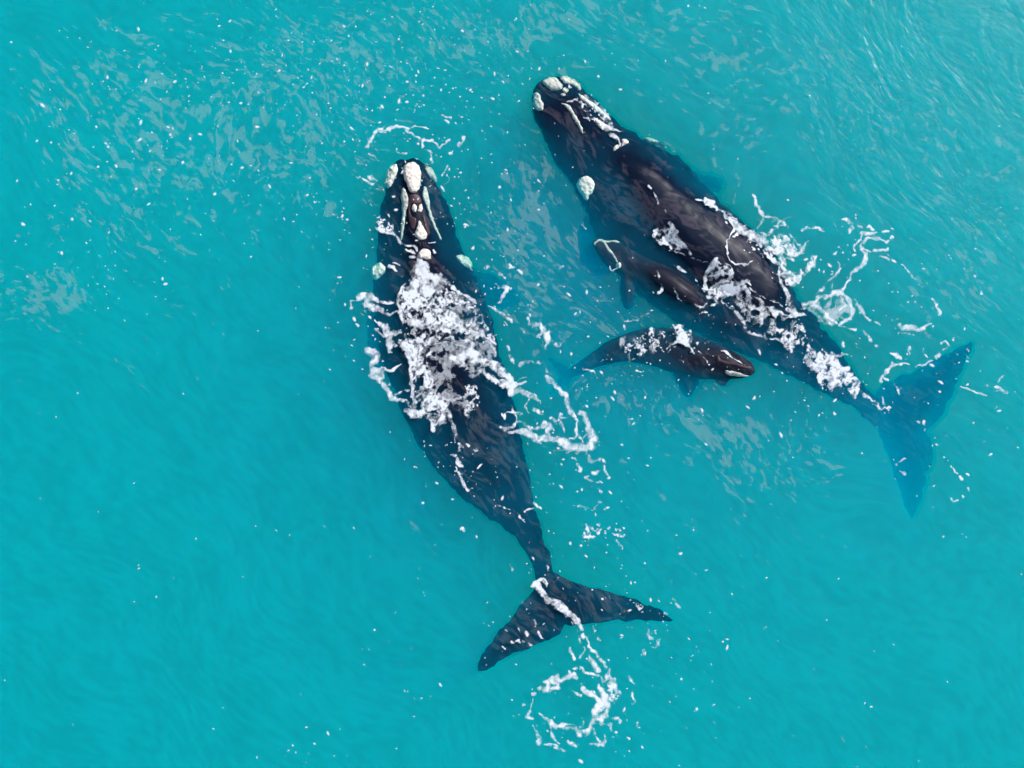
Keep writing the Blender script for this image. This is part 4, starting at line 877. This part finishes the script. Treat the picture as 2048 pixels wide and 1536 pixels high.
# 9: flecks: loose foam, and sun glints imitated as white foam specks
frng = np.random.RandomState(5)
def fleck(x, y, r, el, an):
    sl = win(x, y, x, y, r * 2 + 4)
    X = wx[sl] * .3 + gx[sl] * .7 - x; Y = wy[sl] * .3 + gy[sl] * .7 - y
    c, s_ = math.cos(an), math.sin(an); u = X * c + Y * s_; v = -X * s_ + Y * c
    put(sl, 1.05 - .55 * np.hypot(u / (r * el), v / r), 9)
CL = [(620,150,260,120,300),(330,230,160,110,170),(880,330,120,120,130),(640,420,150,90,120),(1000,60,150,60,70),(120,400,120,110,60),(230,560,110,60,40),
      (1000,560,90,90,90),(900,200,150,80,90),(1120,300,70,120,30),(1180,1080,110,180,130),(1200,1400,140,90,110),(1130,860,90,70,60),(1330,1210,130,130,60),
      (1270,790,170,60,80),(860,900,60,60,30),(960,960,90,90,50),(1640,520,130,70,100),(1800,560,160,120,50),(1840,780,160,110,60),(1620,760,90,60,60),(800,660,90,120,60),
      (850,400,110,100,80),(1180,160,80,50,15),(1230,650,140,90,70),(700,650,60,90,25),(1340,700,110,40,60),(1400,30,50,40,10),(1050,1250,90,60,8),(800,1300,130,110,30),
      (600,1500,90,40,20),(1450,1300,200,140,35),(1900,960,80,80,10),(1500,640,120,80,50)]
for cx, cy, sx, sy, n in CL:
    for _ in range(int(n * .85)):
        r = .80 + .9 * frng.rand() ** 2 + (1.3 if frng.rand() < .10 else 0)
        fleck(cx + sx * frng.randn() * .7, cy + sy * frng.randn() * .7, r, 1 + 1.3 * frng.rand(), frng.rand() * 3.14)
for _ in range(190):
    fleck(frng.rand() * 2200 - 80, frng.rand() * 1650 - 60, .9 + .7 * frng.rand(), 1 + frng.rand(), frng.rand() * 3.14)

def surface_z(x, y):
    """height of the highest whale skin above or just under the sea at a plan point, else the sea"""
    z = 0.0
    for bvh, _ in BVHS:
        loc, _n, _i, _d = bvh.ray_cast(Vector((x, y, 5)), Vector((0, 0, -1)))
        if loc is not None and loc.z > z: z = loc.z
    return z

tear = vnoise(gx, gy, 3.6, 12) - .5
FIELD += np.where((GID != 9) & (FIELD > .2), (clump * .80 + streaky * .85 + spray * .34 + .01) * np.where(FIELD < .601, .35, 1), 0)
mask = FIELD > .38
full = mask[:-1, :-1] & mask[1:, :-1] & mask[:-1, 1:] & mask[1:, 1:]
for gid, (nm, lab) in GROUPS.items():
    sel = full & (GID[:-1, :-1] == gid)
    ys, xs = np.nonzero(sel)
    if not len(ys): continue
    idx = np.stack([ys * NXp + xs, (ys + 1) * NXp + xs, (ys + 1) * NXp + xs + 1, ys * NXp + xs + 1], 1)
    u, inv = np.unique(idx.ravel(), return_inverse=True)
    vy, vx = u // NXp, u % NXp
    th = np.clip((FIELD[vy, vx] - .38) * (1.25 if gid != 9 else 1.8), 0, 1)
    X = (vx + FX0 - 1024) * PX; Y = (768 - vy - FY0) * PX
    Z = np.zeros(len(u))
    if gid in (2, 6, 8, 3, 4, 5, 7, 9, 1):
        need = np.zeros(len(u), bool)
        for _, co in BVHS:
            e = co[co[:, 2] > -.03]
            if len(e):
                need |= (X > e[:, 0].min() - .1) & (X < e[:, 0].max() + .1) & (Y > e[:, 1].min() - .1) & (Y < e[:, 1].max() + .1)
        for i in np.nonzero(need)[0]: Z[i] = surface_z(X[i], Y[i])
    z = Z + .03 + th * .006
    k = (H - z) / H
    mo = mesh_np(nm, np.stack([X * k, Y * k, z], 1), inv.reshape(-1, 4), M_FOAM, attrs={'thick': th})
    tag(mo, lab, kind='stuff')

# ------------------------------------------------------------------ rippled water surface, parted where the whales lie
st = .055
SX, SY = 21.0, 16.5
nx, ny = int(2 * SX / st) + 1, int(2 * SY / st) + 1
X, Y = np.meshgrid(np.linspace(-SX, SX, nx), np.linspace(-SY, SY, ny))
px_, py_ = X / PX + 1024, 768 - Y / PX
painted_sheen = np.full(X.shape, .36)  # how densely the painted sky reflections cover the water
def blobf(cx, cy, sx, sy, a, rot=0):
    global painted_sheen
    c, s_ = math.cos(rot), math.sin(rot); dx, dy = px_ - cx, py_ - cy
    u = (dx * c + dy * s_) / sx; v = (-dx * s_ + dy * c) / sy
    painted_sheen = painted_sheen + a * np.exp(-(u * u + v * v))
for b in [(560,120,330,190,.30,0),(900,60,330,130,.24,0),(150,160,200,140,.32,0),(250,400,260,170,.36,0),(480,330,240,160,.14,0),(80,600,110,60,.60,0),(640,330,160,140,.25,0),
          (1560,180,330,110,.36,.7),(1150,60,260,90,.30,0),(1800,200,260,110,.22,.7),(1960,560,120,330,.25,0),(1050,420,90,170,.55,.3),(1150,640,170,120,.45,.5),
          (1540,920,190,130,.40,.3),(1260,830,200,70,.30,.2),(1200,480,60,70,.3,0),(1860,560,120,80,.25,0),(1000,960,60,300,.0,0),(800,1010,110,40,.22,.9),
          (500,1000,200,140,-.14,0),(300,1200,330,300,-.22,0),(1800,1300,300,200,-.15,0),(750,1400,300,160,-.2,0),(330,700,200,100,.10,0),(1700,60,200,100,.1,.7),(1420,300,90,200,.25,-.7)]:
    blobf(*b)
zz = .02 + .035 * (fbm(X, Y, 1.6, 4, 3) - .5)
hole = np.zeros((ny, nx), bool)
for _, co in BVHS:
    up = co[co[:, 2] > -2.2]
    k = H / (H - up[:, 2])
    ix = np.round((up[:, 0] * k + SX) / st).astype(int); iy = np.round((up[:, 1] * k + SY) / st).astype(int)
    hole[iy, ix] = True
soft = hole.astype(np.float32)
for _ in range(5):
    for ax in (0, 1):
        soft = sum(np.roll(soft, k_, ax) for k_ in range(-4, 5)) / 9
soft = np.clip(soft * 2.2, 0, 1); fs = soft.ravel()
keep = ~(hole[:-1, :-1] | hole[1:, :-1] | hole[:-1, 1:] | hole[1:, 1:])
ys, xs = np.nonzero(keep)
F = np.stack([ys * nx + xs, ys * nx + xs + 1, (ys + 1) * nx + xs + 1, (ys + 1) * nx + xs], 1)
V = np.stack([X.ravel(), Y.ravel(), zz.ravel()], 1); fl = painted_sheen.ravel()
B = 3000.0; n0 = len(V)
outer = [(-SX, -SY), (SX, -SY), (SX, SY), (-SX, SY), (-B, -B), (B, -B), (B, B), (-B, B)]
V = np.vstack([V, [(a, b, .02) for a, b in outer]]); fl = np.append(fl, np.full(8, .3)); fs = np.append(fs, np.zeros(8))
F = np.vstack([F, [(n0 + i, n0 + 4 + i, n0 + 4 + (i + 1) % 4, n0 + (i + 1) % 4) for i in range(4)]])
used = np.unique(F); remap = np.full(len(V), -1); remap[used] = np.arange(len(used))
surf = mesh_np('water_surface', V[used], remap[F], M_SURF, attrs={'painted_sheen': np.clip(fl[used], 0, 1.3), 'near_whale': fs[used]})
tag(surf, 'rippled turquoise sea surface with sky sheen painted as faint grey patches', kind='structure')
